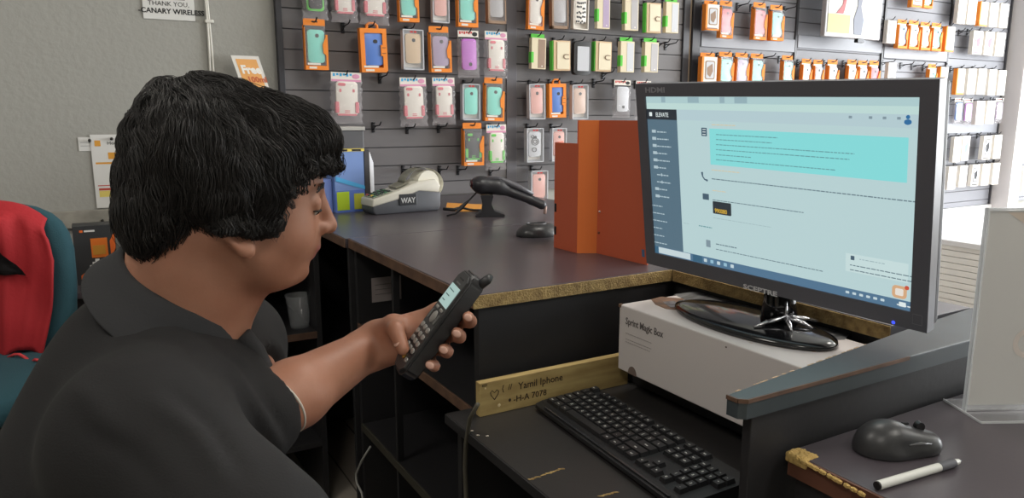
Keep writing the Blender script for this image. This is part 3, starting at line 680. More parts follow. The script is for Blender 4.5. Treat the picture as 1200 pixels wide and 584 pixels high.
# --- counter beside the person (holding the orange folder)
VL, VR = .625, 1.36
ct = thing('counter', 'black laminate counter with worn gold edge, under the orange folder', 'counter')
rbox('worktop', (VL, 1.228, TZ-TT), (VR, 2.004, TZ), M_lam, ct)
rbox('front_edging', (VL-.003, 1.2245, TZ-TT+.001), (1.126, 1.2278, TZ-.0015), M_pb, ct, .0005)
rbox('side_edging', (VL-.0035, 1.228, TZ-TT+.001), (VL-.0002, 2.004, TZ-.002), M_brn, ct, .0005)
rbox('end_panel', (VL+.012, 1.2345, 0), (1.159, 1.255, TZ-TT), M_lamb, ct)
rbox('upright', (VL+.012, 1.985, 0), (1.30, 2.003, TZ-TT), M_lamb, ct)
rbox('upright', (VL+.012, 1.70, .0), (VL+.03, 1.712, TZ-TT), M_lamb, ct)
rbox('back_panel', (1.10, 1.256, 0), (1.118, 1.984, TZ-TT), M_lamb, ct)
rbox('shelf', (VL+.014, 1.256, .655), (1.098, 1.984, .673), M_lamb, ct)
rbox('shelf_edging', (VL+.008, 1.256, .653), (VL+.0135, 1.984, .675), M_brn, ct, .0005)
rbox('shelf', (VL+.014, 1.256, .35), (1.098, 1.984, .368), M_lamb, ct)
rbox('shelf_edging', (VL+.008, 1.256, .348), (VL+.0135, 1.984, .37), mat('dull_olive_edge', (62, 58, 48), .7), ct, .0005)
# --- counter at the wall (holding the card terminal)
c2 = thing('counter', 'black laminate counter against the slatwall, under the card terminal', 'counter')
rbox('worktop', (VL-.01, 2.008, TZ-TT), (VR+.3, WALLW-.035, TZ), M_lam, c2)
rbox('side_edging', (VL-.0135, 2.008, TZ-TT+.001), (VL-.0102, WALLW-.035, TZ-.002), M_brn, c2, .0005)
rbox('upright', (VL, 2.012, 0), (VR, 2.03, TZ-TT), M_lamb, c2); rbox('upright', (VL, 2.88, 0), (VR, 2.898, TZ-TT), M_lamb, c2)
rbox('shelf', (VL, 2.03, .50), (VR, 2.88, .518), M_lamb, c2)
rbox('back_panel', (VR-.018, 2.03, 0), (VR, 2.88, TZ-TT), M_lamb, c2)
# --- outer counter behind the monitor
c3 = thing('counter', 'narrow outer counter behind the monitor with bare wood inner edge', 'counter')
M_lamg = mat('grey_laminate', (96, 96, 102), .3, spec=.5)
m = MB(); m.prism([(1.128, .70), (1.361, .70), (1.361, 1.226), (1.128, 1.226)], TZ-TT, TZ-.0005, bev=.001); rmesh(m).build('worktop', M_lamg, c3)
rbox('inner_edging', (1.1245, .70, TZ-TT+.001), (1.1277, 1.222, TZ-.002), M_pb, c3, .0005)
rbox('front_panel', (1.32, .70, 0), (1.34, 1.222, TZ-TT), M_lamb, c3); rbox('inner_panel', (1.14, .70, 0), (1.158, 1.2338, TZ-TT), M_lamb, c3)
# --- ledge between the keyboard well and the right-hand desk
c4 = thing('ledge_divider', 'dark ledge with chipped brown edge beside the white box', 'ledge')
cap = [(.664, .597), (.672, .590), (1.361, .590), (1.361, .698), (1.12, .672), (.663, .6145)]
m = MB(); m.prism(cap, TZ-.026, TZ, bev=.002); rmesh(m).build('ledge_top', mat('worn_teal_black_laminate', (62, 70, 74), .42, var=.2, vscale=10), c4)
m = MB(); m.prism([(.6625, .596), (.6725, .5885), (1.0, .5885), (1.0, .5898), (.673, .5898), (.6640, .5970)], TZ-.005, TZ+.0004); m.prism([(.6620, .597), (.664, .597), (.663, .6145), (.661, .6145)], TZ-.005, TZ+.0003); rmesh(m).build('edging', M_brn, c4)
rr = random.Random(4); m = MB()
for k in range(30):
    t = rr.uniform(.01, .99); v = .664+(1.0-.664)*t; w = .6145+(.0575)*(v-.663)/.457
    m.sph((v, w, TZ+.0002), (rr.uniform(.002, .006), rr.uniform(.001, .002), .0006), 1)
tag(rmesh(m).build('edge_chips', mat('chip_beige', (186, 160, 132), .8), c4), kind='stuff')
rbox('ledge_panel', (.690, .598, 0), (1.36, .612, TZ-.026), M_lamb, c4)
# --- right-hand desk with mouse
DZ = .835
c5 = thing('desk', 'black desk with chipped corner under the mouse and pen', 'desk')
m = MB(); m.prism([(.735, -.75), (1.9, -.75), (1.9, .588), (.752, .588)], DZ-.03, DZ, bev=.0015); rmesh(m).build('desktop', M_lam, c5)
m = MB(); m.prism([(.7315, -.75), (.7348, -.75), (.7515, .585), (.7480, .585)], DZ-.03, DZ-.001); rmesh(m).build('side_edging', mat('red_brown_edge', (104, 66, 50), .55, var=.25, vscale=15), c5)
bm_ = MB(); rr = random.Random(2)
bm_.box((.745, .556, DZ-.012), (.772, .589, DZ+.0012), bev=.003)
for k in range(22):
    t = rr.random()**1.5; bm_.sph((.7475-.017*t/1.3, .585-.12*t, DZ-.001), (.003, rr.uniform(.003, .006), .0035), 1)
for k in range(26): bm_.sph((rr.uniform(.745, .770), rr.uniform(.557, .588), DZ+.0005), (.004, .003, .0018), 1)
rmesh(bm_).build('chipped_corner', mat('raw_chipboard', (205, 172, 105), .9, bump=.6, bscale=300), c5)
rbox('side_panel', (.757, -.74, 0), (.775, .58, DZ-.03), M_lamb, c5); rbox('side_panel', (1.87, -.74, 0), (1.888, .58, DZ-.03), M_lamb, c5)
# --- keyboard shelf and riser
SZ = CZ-.57
c6 = thing('keyboard_shelf', 'low black shelf with scratched edge holding the keyboard', 'shelf')
rbox('shelf_board', (.563, .614, SZ-.02), (1.13, 1.2335, SZ), mat('black_shelf', (44, 42, 42), .42, bump=.02), c6)
rbox('edging', (.5605, .614, SZ-.019), (.5628, 1.2335, SZ-.001), M_lamb, c6, .0004)
rbox('support', (.60, .62, 0), (.618, .92, SZ-.02), M_lamb, c6)
rbox('support', (.58, 1.20, 0), (1.10, 1.218, SZ-.02), M_lamb, c6)
def scratch(name, pxs, wd, parent, mm, seed):
    rr = random.Random(seed); m = MB(); P = [atz(x, y, SZ+.0006) for x, y in pxs]
    for k in range(len(P)-1):
        for j in range(14):
            p = P[k].lerp(P[k+1], (j+rr.random())/14); m.sph(p, (rr.uniform(.003, .007), rr.uniform(.0012, wd), .0006), 1)
    return m.build(name, mm, parent)
scratch('scratch', [(622, 562), (660, 549)], .0028, c6, M_pb, 1); scratch('scratch', [(703, 582), (722, 577)], .002, c6, M_pb, 2)
for i, (px, py) in enumerate(((560, 511), (571, 512), (553, 506))):
    m = MB(); m.sph((0, 0, .001), (.0035, .002, .0015), 1); o = m.build('chip_mark', mat('pale_chip', (190, 180, 165), .8), c6); o.location = atz(px, py, SZ+.0005)
rbox('riser', (.985, .64, SZ+.0005), (1.118, 1.215, SZ+.0515), M_lamb, c6)
# --- wood batten with handwriting
WB = 1.183
o = thing('wood_batten', 'raw wooden batten with handwriting and a drawn heart, standing behind the keyboard', 'board', room(.612, WB, SZ), A30)
m = MB(); m.box((0, 0, 0), (.36, .017, .068), bev=.0012); m.build('plank', mat('pine_board', (192, 168, 112), .6, col2=(160, 134, 84), vscale=9, stretch=(1, 6, 6), bump=.05), o)
def wtext(t, x, z, s, sx=1, it=0):
    me = text_mesh(t, s, mat('marker_ink', (48, 34, 26), .8), 'handwriting', .0003, frame((x, -.0003, z), (1, 0, it), (0, 0, 1)), 'LEFT', sx); return link('handwriting', me, o)
wtext('Yamil Iphone', .085, .040, .021, .95, .0); wtext('-H-A 7078', .074, .016, .018, 1.0)
wtext('KES', .005, .060, .007); wtext("{  //", .048, .044, .016)
m = MB(); H = [(0, -.010), (-.008, 0), (-.009, .006), (-.005, .009), (0, .004), (.005, .009), (.009, .006), (.008, 0), (0, -.010)]
m.tube([(.032+x, -.0004, .040+z) for x, z in H], .0008, 5); m.sph((.066, -.0002, .022), (.0028, .0008, .0035), 2); m.build('drawn_heart', MATS['marker_ink'], o)
m = MB(); m.sph((.042, 0, .016), (.0035, .0008, .0035), 2); m.sph((.012, 0, .056), (.002, .0006, .002), 2); m.build('pale_dot', mat('pale_wood_dot', (226, 205, 160), .6), o)
# --- keyboard -------------------------------------------------------------
KB = thing('keyboard', 'black full-size keyboard with white lettered keys on the low shelf', 'keyboard', room(.782, .939, SZ), A30+math.radians(-90)+math.radians(-3.4))
# local: x along length (left end -> right end toward camera), y toward the monitor side
M_kb = mat('black_keyboard', (30, 30, 32), .38); M_key = mat('black_key', (34, 34, 36), .42); M_leg = mat('key_legend', (215, 215, 210), .6)
L, D = .440, .138
m = MB(); prof = [(-D/2, .002), (-D/2-.004, .006), (-D/2-.003, .012), (-D/2+.012, .0165), (D/2, .024), (D/2+.003, .018), (D/2+.002, .002)]
P = [[Vector((x, y, z)) for y, z in prof] for x in (-L/2, -L/2+.004, L/2-.004, L/2)]
for j, (y, z) in enumerate(prof):
    P[0][j].y *= .97; P[3][j].y *= .97
m.grid(P, cv=True); m.bm.faces.new([v for v in list(m.bm.verts)[:len(prof)]]); m.bm.faces.new([v for v in list(m.bm.verts)[-len(prof):]]); bmesh.ops.recalc_face_normals(m.bm, faces=m.bm.faces[:])
m.build('case', M_kb, KB)
m = MB(); m.prism([(-L/2+.03, -D/2+.001), (L/2-.03, -D/2+.001), (L/2-.03, -D/2+.005), (-L/2+.03, -D/2+.005)], .0152, .0162); m.build('glossy_rim', mat('gloss_black', (52, 52, 54), .12), KB)
def kz(y): return .0165+(y+D/2-.012)/(D-.012)*.0075
def keymesh(w):
    def mk():
        m = MB(); a, b = w/2-.0008, .0086; c, d = a-.0022, .0066
        vs = [m.bm.verts.new(p) for p in ((-a, -b, 0), (a, -b, 0), (a, b, 0), (-a, b, 0), (-c, -d, .0075), (c, -d, .0075), (c, d+.0006, .0078), (-c, d+.0006, .0078))]
        for f in ((3, 2, 1, 0), (4, 5, 6, 7), (0, 1, 5, 4), (1, 2, 6, 5), (2, 3, 7, 6), (3, 0, 4, 7)): m.bm.faces.new([vs[i] for i in f])
        return m.mesh('key', M_key)
    return cached(('key', round(w, 4)), mk)
LET = {}
def legend(ch):
    if ch not in LET:
        LET[ch] = text_mesh(ch, .0062 if len(ch) == 1 else .0036, M_leg, 'key_legend', .0001, Matrix.Translation((0, 0, .0079)) @ Matrix.Translation((0, -.0022, 0)), 'CENTER', bold=.00012)
    return LET[ch]
U = .019; rows = [
 ('f', [('Esc', 1), (None, .9)]+[('F%d' % i, 1) for i in (1, 2, 3, 4)]+[(None, .45)]+[('F%d' % i, 1) for i in (5, 6, 7, 8)]+[(None, .45)]+[('F%d' % i, 1) for i in (9, 10, 11, 12)]),
 ('n', [(c, 1) for c in '`1234567890-=']+[('Bksp', 2)]),
 ('q', [('Tab', 1.5)]+[(c, 1) for c in 'QWERTYUIOP[]']+[('\\', 1.5)]),
 ('a', [('Caps', 1.75)]+[(c, 1) for c in "ASDFGHJKL;'"]+[('Enter', 2.25)]),
 ('z', [('Shift', 2.25)]+[(c, 1) for c in 'ZXCVBNM,./']+[('Shift', 2.75)]),
 ('s', [('Ctrl', 1.25), ('Win', 1.25), ('Alt', 1.25), ('', 6.25), ('Alt', 1.25), ('Win', 1.25), ('Fn', 1.25), ('Ctrl', 1.25)])]
ytop = D/2-.014
def key(x, y, w, ch, h=1):
    k = link('key', keymesh(w), KB); k.location = (x, y, kz(y)-.0005); k.rotation_euler = (math.radians(3.4), 0, 0)
    if h != 1: k.scale = (1, h, 1)
    if ch: link('key_legend', legend(ch), k)
nk = 0
for r_, (nm, ks) in enumerate(rows):
    x = -L/2+.010; y = ytop-(0 if r_ == 0 else .004)-r_*.0188
    for ch, w in ks:
        if ch is not None: key(x+w*U/2, y, w*U, ch); nk += 1
        x += w*U
x0 = -L/2+.010+15*U+.006
for r_, ks in ((0, ('Prt', 'Scr', 'Brk')), (1, ('Ins', 'Hm', 'PgU')), (2, ('Del', 'End', 'PgD')), (4, (None, '^', None)), (5, ('<', 'v', '>'))):
    for i, ch in enumerate(ks):
        if ch: key(x0+(i+.5)*U, ytop-(0 if r_ == 0 else .004)-r_*.0188, U, ch)
x1 = x0+3*U+.006
for r_, ks in ((1, ('Nm', '/', '*', '-')), (2, '789+'), (3, '456'), (4, '123'), (5, ('0', None, '.'))):
    for i, ch in enumerate(ks):
        if ch: key(x1+(i+.5)*.0175, ytop-.004-r_*.0188, .0175*(1 if ch != '0' else 1), ch)
# --- white box under monitor -----------------------------------------------
BZ = CZ-.38; bv0, bv1, bw0, bw1 = .923, 1.116, .682, 1.157; bz0 = SZ+.052
o = thing('white_carton', 'long white carton with grey lettering under the monitor stand', 'box', room((bv0+bv1)/2, (bw0+bw1)/2, bz0), A30)
m = MB(); m.box((-(bv1-bv0)/2, -(bw1-bw0)/2, 0), ((bv1-bv0)/2, (bw1-bw0)/2, BZ-bz0), bev=.0025); m.build('carton', mat('white_carton_card', (214, 207, 205), .6, bump=.02), o)
hx, hy, hz = (bv1-bv0)/2, (bw1-bw0)/2, BZ-bz0
FM = frame((-hx-.0006, hy, 0), (0, -1, 0), (0, 0, 1))     # front face: x runs from far-left end toward camera, y up
link('lettering', text_mesh('Sprint Magic Box', .020, mat('grey_letter', (105, 98, 98), .7), 'lettering', .0002, FM @ Matrix.Translation((.022, hz-.036, 0)), sx=.82, bold=.0003), o)
for t_, x_, z_, s_ in (('Sprint Magic Box, improves your coverage and speed', .024, hz-.056, .0052), ('Designed in partnership for indoor network use only', .024, hz-.068, .0050), ('Contents: 1 unit', .024, hz-.074, .0048)):
    m = MB()
    xx = x_; rr = random.Random(len(t_))
    while xx < x_+.075: wl = rr.uniform(.003, .008); m.box((xx, z_, 0), (xx+wl, z_+.0013, .0003), M=FM); xx += wl+.0015
    m.build('fine_print', mat('faint_print', (168, 160, 158), .8), o)
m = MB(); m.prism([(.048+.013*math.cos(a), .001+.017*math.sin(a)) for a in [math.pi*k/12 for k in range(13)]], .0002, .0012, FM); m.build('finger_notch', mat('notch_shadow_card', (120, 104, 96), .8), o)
m = MB(); m.box((-hx-.002, hy-.006, hz-.006), (-hx+.006, hy+.001, hz+.0008), bev=.001); m.build('torn_corner', mat('torn_card', (110, 84, 66), .9), o)
def boxtop(px, py): 
    p = atz(px, py, BZ+.0004); q = p-o.location; return (q.dot(V), q.dot(W))
M_top = Matrix.Identity(4)
m = MB(); m.prism([boxtop(*q) for q in ((763, 351), (775, 348), (800, 350), (806, 358), (798, 364), (780, 362), (768, 357))], hz, hz+.0006); m.build('printed_photo', mat('print_tan', (146, 108, 82), .5, col2=(90, 74, 66), vscale=40), o)
m = MB(); m.prism([boxtop(*q) for q in ((776, 354), (790, 353), (800, 359), (786, 361))], hz+.0006, hz+.0009); m.build('printed_photo', mat('print_dark', (62, 60, 66), .5, col2=(130, 128, 132), vscale=60), o)
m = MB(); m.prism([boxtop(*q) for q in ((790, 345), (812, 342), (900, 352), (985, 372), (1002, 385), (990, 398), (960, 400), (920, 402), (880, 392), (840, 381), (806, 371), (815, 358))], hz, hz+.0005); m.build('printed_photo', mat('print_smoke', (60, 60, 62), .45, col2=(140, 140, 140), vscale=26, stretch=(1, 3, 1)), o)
for px, py, a_, b_ in ((948, 410, .016, .006), (915, 400, .012, .005), (880, 402, .006, .002)):
    m = MB(); x_, y_ = boxtop(px, py); m.sph((x_, y_, hz), (b_*.9, a_*.8, .0005), 2); m.build('stain', mat('brown_stain', (178, 132, 104), .7, col2=(206, 190, 176), vscale=90), o)
for px, py in ((762, 388), (851, 407)):
    m = MB(); q = None
    r = ray(px, py); pl = o.location-V*hx; t = (pl-CO).dot(V)/r.dot(V); q = CO+r*t-o.location; m.sph((-hx-.0004, q.dot(W), q.z), (.0005, .0022, .0018), 1); m.build('mark', mat('dark_mark', (90, 78, 74), .8), o)
# --- mouse -------------------------------------------------------------
mp = atz(1052, 530, DZ); 
p_back = atz(1018, 532, DZ); p_front = atz(1104, 540, DZ)
def mouse_field():
    g = Field(axis((-.075, .075, .0018)), axis((-.05, .05, .0018)), axis((-.01, .055, .0018)))
    g.ell((-.018, 0, .006), (.043, .034, .036), k=.01); g.ell((.026, .002, .008), (.036, .029, .020), k=.016); g.cap((-.01, -.006, .02), (.045, -.006, .012), .012, .008, k=.014)
    g.ell((0.01, .037, .004), (.035, .012, .014), k=.01, sub=True); g.ell((.010, -.040, .020), (.034, .011, .012), k=.01, sub=True)
    g.cap((-.2, 0, -.2), (.2, 0, -.2), .2, k=.001, sub=True)
    v, f = g.surf(); v = relax(v, f, 3); return v, f
v, f = mouse_field(); v[:, 2] = np.maximum(v[:, 2], .0008)
M_ms = mat('mouse_plastic', (54, 54, 56), .36)
dirm = (p_front-p_back); az = math.atan2(dirm.y, dirm.x)
MO = thing('mouse', 'dark grey computer mouse on the black desk above the pen', 'mouse', (mp.x, mp.y+.004, DZ), az+.30); MO.scale = (.92, .95, 1.0)
link('shell', np_mesh('shell', v, f, M_ms), MO)
m = MB(); m.cyl((.030, .004, .0325), (.030, -.004, .0325), .0062, n=20); m.build('wheel', mat('wheel_gloss', (36, 36, 38), .2), MO, True, 40)
m = MB(); m.box((.004, -.002, .0355), (.014, .002, .0385), bev=.001); m.build('button', M_hook, MO)
m = MB(); m.tube([(-.005, -.033, .022), (.01, -.034, .024), (.028, -.031, .022)], [.0012, .0024, .0012], 8); m.build('side_button', mat('gloss_grey', (90, 90, 92), .2), MO, True)
# --- pen -------------------------------------------------------------
pa = atz(1027, 575, DZ); pb_ = atz(1126, 545, DZ); d_ = (pb_-pa); Lp = d_.length
PN = thing('pen', 'white ballpoint pen with grey grip lying beside the mouse', 'pen', (pa.x, pa.y, DZ), math.atan2(d_.y, d_.x))
X = lambda x: (x, 0, .0056)
m = MB(); m.cyl(X(.002), X(Lp*.72), .0054, .0052, 20); m.build('barrel', mat('pen_white', (214, 214, 208), .4), PN, True, 40)
m = MB(); m.cyl(X(0), X(.0025), .0050, n=20); m.build('end_plug', M_hook, PN, True, 40)
m = MB(); m.cyl(X(Lp*.72), X(Lp*.90), .0056, n=20); m.build('grip', mat('pen_grip', (84, 84, 90), .6), PN, True, 40)
m = MB(); m.cyl(X(Lp*.90), X(Lp*.965), .0046, .003, 20); m.build('collar', MATS['pen_white'], PN, True, 40)
m = MB(); m.cyl(X(Lp*.965), X(Lp), .0024, .0007, 12); m.build('tip', M_hook, PN, True, 40)
# --- acrylic sign holder -------------------------------------------------------------
pb1 = atz(1137, 485, DZ); b0 = atz(1104, 459, DZ)
M_acr = mat('clear_acrylic', (238, 240, 242), .05, alpha=.18, spec=.7); M_acre = mat('acrylic_edge', (235, 238, 240), .15, alpha=.75)
yaw = math.radians(2); SH = thing('sign_holder', 'clear acrylic sign holder with a blank pale insert at the right edge', 'sign holder', (pb1.x-.008, pb1.y, DZ), yaw)
h_ = .30
m = MB(); m.box((0, .0, .004), (.22, .002, h_)); m.build('front_sheet', M_acr, SH)
m = MB(); m.box((0, .0055, .004), (.22, .0075, h_)); m.build('back_sheet', M_acr, SH)
m = MB(); m.box((.005, .0026, .012), (.216, .0048, h_-.004)); INS = m.build('insert', mat('pale_insert', (222, 219, 214), .7), SH)
m = MB(); m.prism([(.10, h_-.006), (.0, h_-.006), (.214, h_-.006), (.214, h_-.16)][1:] and [(.03, h_-.006), (.214, h_-.006), (.214, h_-.125)], -.0024, -.0020, FR); o_ = m.build('peach_corner', mat('insert_peach', (226, 208, 188), .7), SH)
m = MB(); m.tube([(.082+.018*math.cos(a), .0021, .105+.018*math.sin(a)) for a in [2*math.pi*k/24 for k in range(25)]], [.005]*25, 4); 
for vv in m.bm.verts: vv.co.y = .0021+(vv.co.y-.0021)*.04
m.build('faint_ring', mat('insert_ring', (228, 216, 206), .7), SH)
m = MB(); m.box((0, 0, 0), (.0022, .0075, h_)); m.box((0, 0, h_-.003), (.22, .0075, h_)); m.build('edge', M_acre, SH)
m = MB(); m.box((0, -.035, 0), (.22, .0, .003), bev=.0008); m.build('foot', M_acr, SH)
m = MB(); m.box((0, .0075, 0), (.22, .05, .003), bev=.0008); m.build('foot', M_acr, SH)
m = MB(); m.box((0, -.0365, 0), (.22, -.035, .0032)); m.box((-.001, -.035, 0), (.0, .05, .0032)); m.build('edge', M_acre, SH)
# --- orange folder/organizer on the counter -------------------------------
M_org = mat('orange_card', (200, 94, 62), .55, bump=.02)
OB = thing('orange_organizer', 'large orange card organizer standing on the counter left of the monitor', 'organizer')
zt = TZ+.0005
def footp(px, py): return atz(px, py, zt)
q0 = footp(649, 290); q1 = footp(676, 297); q2 = footp(699, 297); q3 = footp(758, 311)
def topz(q, py):
    r = ray(600, py)
    # height where the vertical through q meets image row py
    k = (292-py)/FPX
    d = Vector((q.x, q.y, 0)).dot(Vector((0, 1, 0)))
    # (z-CZ)*cos + y*sin = k*(y*cos - (z-CZ)*sin)
    c, s = math.cos(PITCH), math.sin(PITCH)
    return CZ+(k*q.y*c-q.y*s)/(c+k*s)
h1 = topz(q0, 167); h2 = topz(q2, 141)
def vpanel(a, b, z0, z1, th, name, mm, parent, z1b=None):
    a = Vector(a); b = Vector(b); d = (b-a); d.z = 0; n = Vector((-d.y, d.x, 0)).normalized()*th
    z1b = z1 if z1b is None else z1b; m = MB()
    lo = [m.bm.verts.new((p.x, p.y, z0)) for p in (a, b, b+n, a+n)]; hi = [m.bm.verts.new((p.x, p.y, zz)) for p, zz in ((a, z1), (b, z1b), (b+n, z1b), (a+n, z1))]
    m.bm.faces.new(lo[::-1]); m.bm.faces.new(hi)
    for i in range(4): m.bm.faces.new((lo[i], lo[(i+1) % 4], hi[(i+1) % 4], hi[i]))
    bmesh.ops.recalc_face_normals(m.bm, faces=m.bm.faces[:]); return m.build(name, mm, parent)
qb = q1+(q1-q2).normalized()*0; back = V*.0+W*.16
vpanel(q0, q1, zt, h1, .004, 'front_panel', M_org, OB)
BK = Vector((.22, .975, 0)); vpanel(q0+BK*.006, q0+BK*.12, zt, h1, -.004, 'side_panel', M_org, OB)
vpanel(q1, q2, zt, h2, .004, 'tall_panel', mat('orange_card_lit', (234, 124, 58), .5, bump=.02), OB)  # tall panel uses a lit copy of the orange card colour
q2b = q2-(q3-q2).normalized()*.001
vpanel(q2b, q3, zt, topz(q2, 141), .004, 'wide_panel', M_org, OB)
vpanel(q1+BK*.0062, q1+BK*.12, zt, h2, .004, 'side_panel', M_org, OB)
m = MB(); a = q0; b = q1; n = BK*.11
vs = [m.bm.verts.new((p.x, p.y, h1-.012)) for p in (a+BK*.007+V*.004, b+BK*.007-V*.006, b+n-V*.006, a+n+V*.004)]; m.bm.faces.new(vs); r_ = bmesh.ops.solidify(m.bm, geom=m.bm.faces[:], thickness=.002)
m.build('shelf', mat('tan_card', (190, 150, 112), .7), OB)
m = MB(); dd = (q1-q0).normalized(); 
for zz in (.035, .095): m.box((.003, -.002, zz), (.010, .001, zz+.022), bev=.0008)
bmesh.ops.transform(m.bm, matrix=frame((q0.x, q0.y, zt), dd, Vector((0, 0, 1)).cross(dd), (0, 0, 1)), verts=m.bm.verts[:]); m.build('slot', M_hook, OB)
for k, (px, py, mm) in enumerate(((703, 248, mat('bright_rivet', (235, 230, 225), .2, metal=.7)), (702, 273, mat('brown_rivet', (120, 60, 40), .4)))):
    m = MB(); d3 = (q3-q2).normalized(); r = ray(px, py); nn = Vector((-d3.y, d3.x, 0)).normalized(); t = (q2b-CO).dot(nn)/r.dot(nn); p = CO+r*t
    m.sph(p-nn*.0005, .0035, 2); m.build('rivet', mm, OB, True)
# --- scanner dock / charger beside the folder
p = atz(628, 276, TZ)
DK = thing('charging_dock', 'small black oval charging dock on the counter beside the orange organizer', 'dock', (p.x+.006, p.y, TZ), math.radians(25)); DK.scale = (1.15, 1.25, 1.45)
g = Field(axis((-.07, .07, .002)), axis((-.05, .05, .002)), axis((-.01, .045, .002)))
g.ell((0, 0, .004), (.058, .038, .024), k=.01); g.ell((-.005, 0, .030), (.030, .019, .012), k=.004, sub=True); g.cap((-.2, 0, -.2), (.2, 0, -.2), .2, k=.001, sub=True)
v, f = g.surf(); v = relax(v, f, 2); link('shell', np_mesh('shell', v, f, mat('dock_black', (48, 48, 50), .3)), DK)
m = MB(); m.tube([(.026*math.cos(a)-.005, .0165*math.sin(a), .0245) for a in [2*math.pi*k/24 for k in range(25)]], .0014, 6, False); m.build('rim', mat('dock_rim', (92, 92, 94), .25), DK, True)
# --- card terminal ---------------------------------------------------------
pa = atz(440, 252, TZ); pz = atz(524, 247, TZ)
az = math.atan2(pz.y-pa.y, pz.x-pa.x)
CT = thing('card_terminal', 'grey and cream card payment terminal with paper roll on the far counter', 'card terminal', (pa.x-.004, pa.y-.02, TZ), az+math.radians(8)); CT.scale = (1.2, 1.2, 1.32)
Lt = .225; Wt = .085
M_crm = mat('cream_plastic', (206, 202, 190), .5); M_dkg = mat('dark_grey_plastic', (78, 80, 86), .45)
def side(profile, y0, y1, name, mm, bev=0): 
    m = MB(); m.prism(profile, -y1, -y0, frame((0, 0, 0), (1, 0, 0), (0, 0, 1)), bev=0)
    bmesh.ops.bevel(m.bm, geom=m.bm.edges[:], offset=.004, segments=3, profile=.5, affect='EDGES', clamp_overlap=True) if bev else None
    return m.build(name, mm, CT, True, 35)
side([(0, .010), (.008, 0), (.215, 0), (.222, .012), (.222, .052), (.15, .060), (.08, .040), (0, .026)], 0, Wt, 'base', M_dkg, 1)
side([(-.003, .022), (0, .042), (.075, .060), (.14, .082), (.205, .088), (.222, .070), (.215, .050), (.15, .058), (.08, .038)], -.002, Wt+.002, 'top_cover', M_crm, 1)
m = MB(); m.cyl((.188, .012, .075), (.188, Wt-.012, .075), .036, n=40); m.build('paper_roll', mat('receipt_paper', (224, 221, 208), .8), CT, True, 40)
m = MB(); P = []
for k in range(24):
    a = math.pi*(.95-k*1.0/23*1.15); P.append([Vector((.176+.066*math.cos(a), y, .072+.046*math.sin(a))) for y in (.018, Wt-.018)])
m.grid(P); bmesh.ops.solidify(m.bm, geom=m.bm.faces[:], thickness=.0008); m.build('paper_strip', MATS['receipt_paper'], CT, True)
tilt = math.atan2(.018, .075)
FMk = Matrix.Translation((.004, 0, .0445)) @ Matrix.Rotation(-tilt, 4, 'Y')
m = MB(); m.box((.002, .008, 0), (.064, Wt-.008, .0015), M=FMk); m.build('keypad_plate', mat('keypad_plate', (150, 158, 140), .5), CT)
kc = [mat('key_dark', (50, 60, 58), .5), mat('key_green', (64, 110, 80), .5), mat('key_yellow', (210, 180, 70), .5), mat('key_red', (170, 70, 60), .5)]
for i in range(5):
    for j in range(4):
        m = MB(); m.box((.005+i*.012, .011+j*.017, .001), (.013+i*.012, .023+j*.017, .0045), bev=.001, M=FMk); m.build('key', kc[3 if (i == 0 and j == 3) else 2 if (i == 0 and j == 1) else 1 if (i+j) % 3 == 0 else 0], CT)
m = MB(); m.box((.084, .014, .062), (.128, Wt-.014, .066), M=Matrix.Translation((.084, 0, .06)) @ Matrix.Rotation(-.33, 4, 'Y') @ Matrix.Translation((-.084, 0, -.056))); m.build('display', mat('lcd_dull', (128, 126, 112), .3), CT)
m = MB(); m.box((.082, -.0035, .022), (.140, .001, .052), bev=.002); m.build('card_slot_plate', mat('black_plate', (44, 46, 50), .4), CT)
link('lettering', text_mesh('WAY', .02, mat('light_letter', (190, 190, 190), .5), 'lettering', .0004, frame((.088, -.0037, .028), (1, 0, 0), (0, 0, 1)), bold=.0004), CT)
# cable of terminal
m = MB(); P = [Vector((pz.x, pz.y, TZ+.010))+Vector(q) for q in ((-.01, -.03, 0), (.03, -.05, 0), (.05, -.02, .004), (.08, -.01, -.004), (.10, -.03, -.004), (.14, -.02, -.005))]
m.tube(P, [.006, .006, .005, .004, .004, .004], 8); tag(m.build('terminal_cable', mat('black_cable', (36, 36, 38), .5), None, True), 'black cable lying between the card terminal and the scanner', 'cable')
# --- barcode scanner ---------------------------------------------------------
p = atz(575, 254, TZ)
BS = thing('barcode_scanner', 'black handheld barcode scanner resting on its curved stand', 'scanner', (p.x-.01, p.y-.02, TZ), math.radians(4)); BS.scale = (1.18, 1.2, 1.12)
M_sc = mat('scanner_black', (46, 46, 50), .35); M_sc2 = mat('scanner_grey', (88, 88, 94), .35)
m = MB(); pr = [(-.035, 0), (.05, 0), (.052, .006), (.020, .018), (.012, .04), (.018, .066), (-.020, .066), (-.014, .04), (-.016, .018), (-.036, .006)]
m.prism(pr, -.055, -.005, frame((0, 0, 0), (1, 0, 0), (0, 0, 1))); bmesh.ops.bevel(m.bm, geom=m.bm.edges[:], offset=.002, segments=2, affect='EDGES'); m.build('stand', M_sc, BS, True, 40)
g = Field(axis((-.07, .20, .0025)), axis((-.01, .07, .0025)), axis((.0, .16, .0025)))
g.cap((-.015, .03, .095), (.03, .03, .092), .028, .024, k=.012); g.ell((-.02, .03, .10), (.03, .032, .022), k=.01); g.cap((.03, .03, .090), (.13, .03, .048), .017, .013, k=.02); g.cap((.13, .03, .048), (.160, .03, .034), .014, .015, k=.006)
v, f = g.surf(); v = relax(v, f, 2); link('body', np_mesh('body', v, f, M_sc), BS)
m = MB(); m.tube([(.0, .03, .1165), (.04, .03, .112), (.09, .03, .089), (.135, .03, .066)], [.006, .010, .009, .006], 10); m.build('top_strip', M_sc2, BS, True)
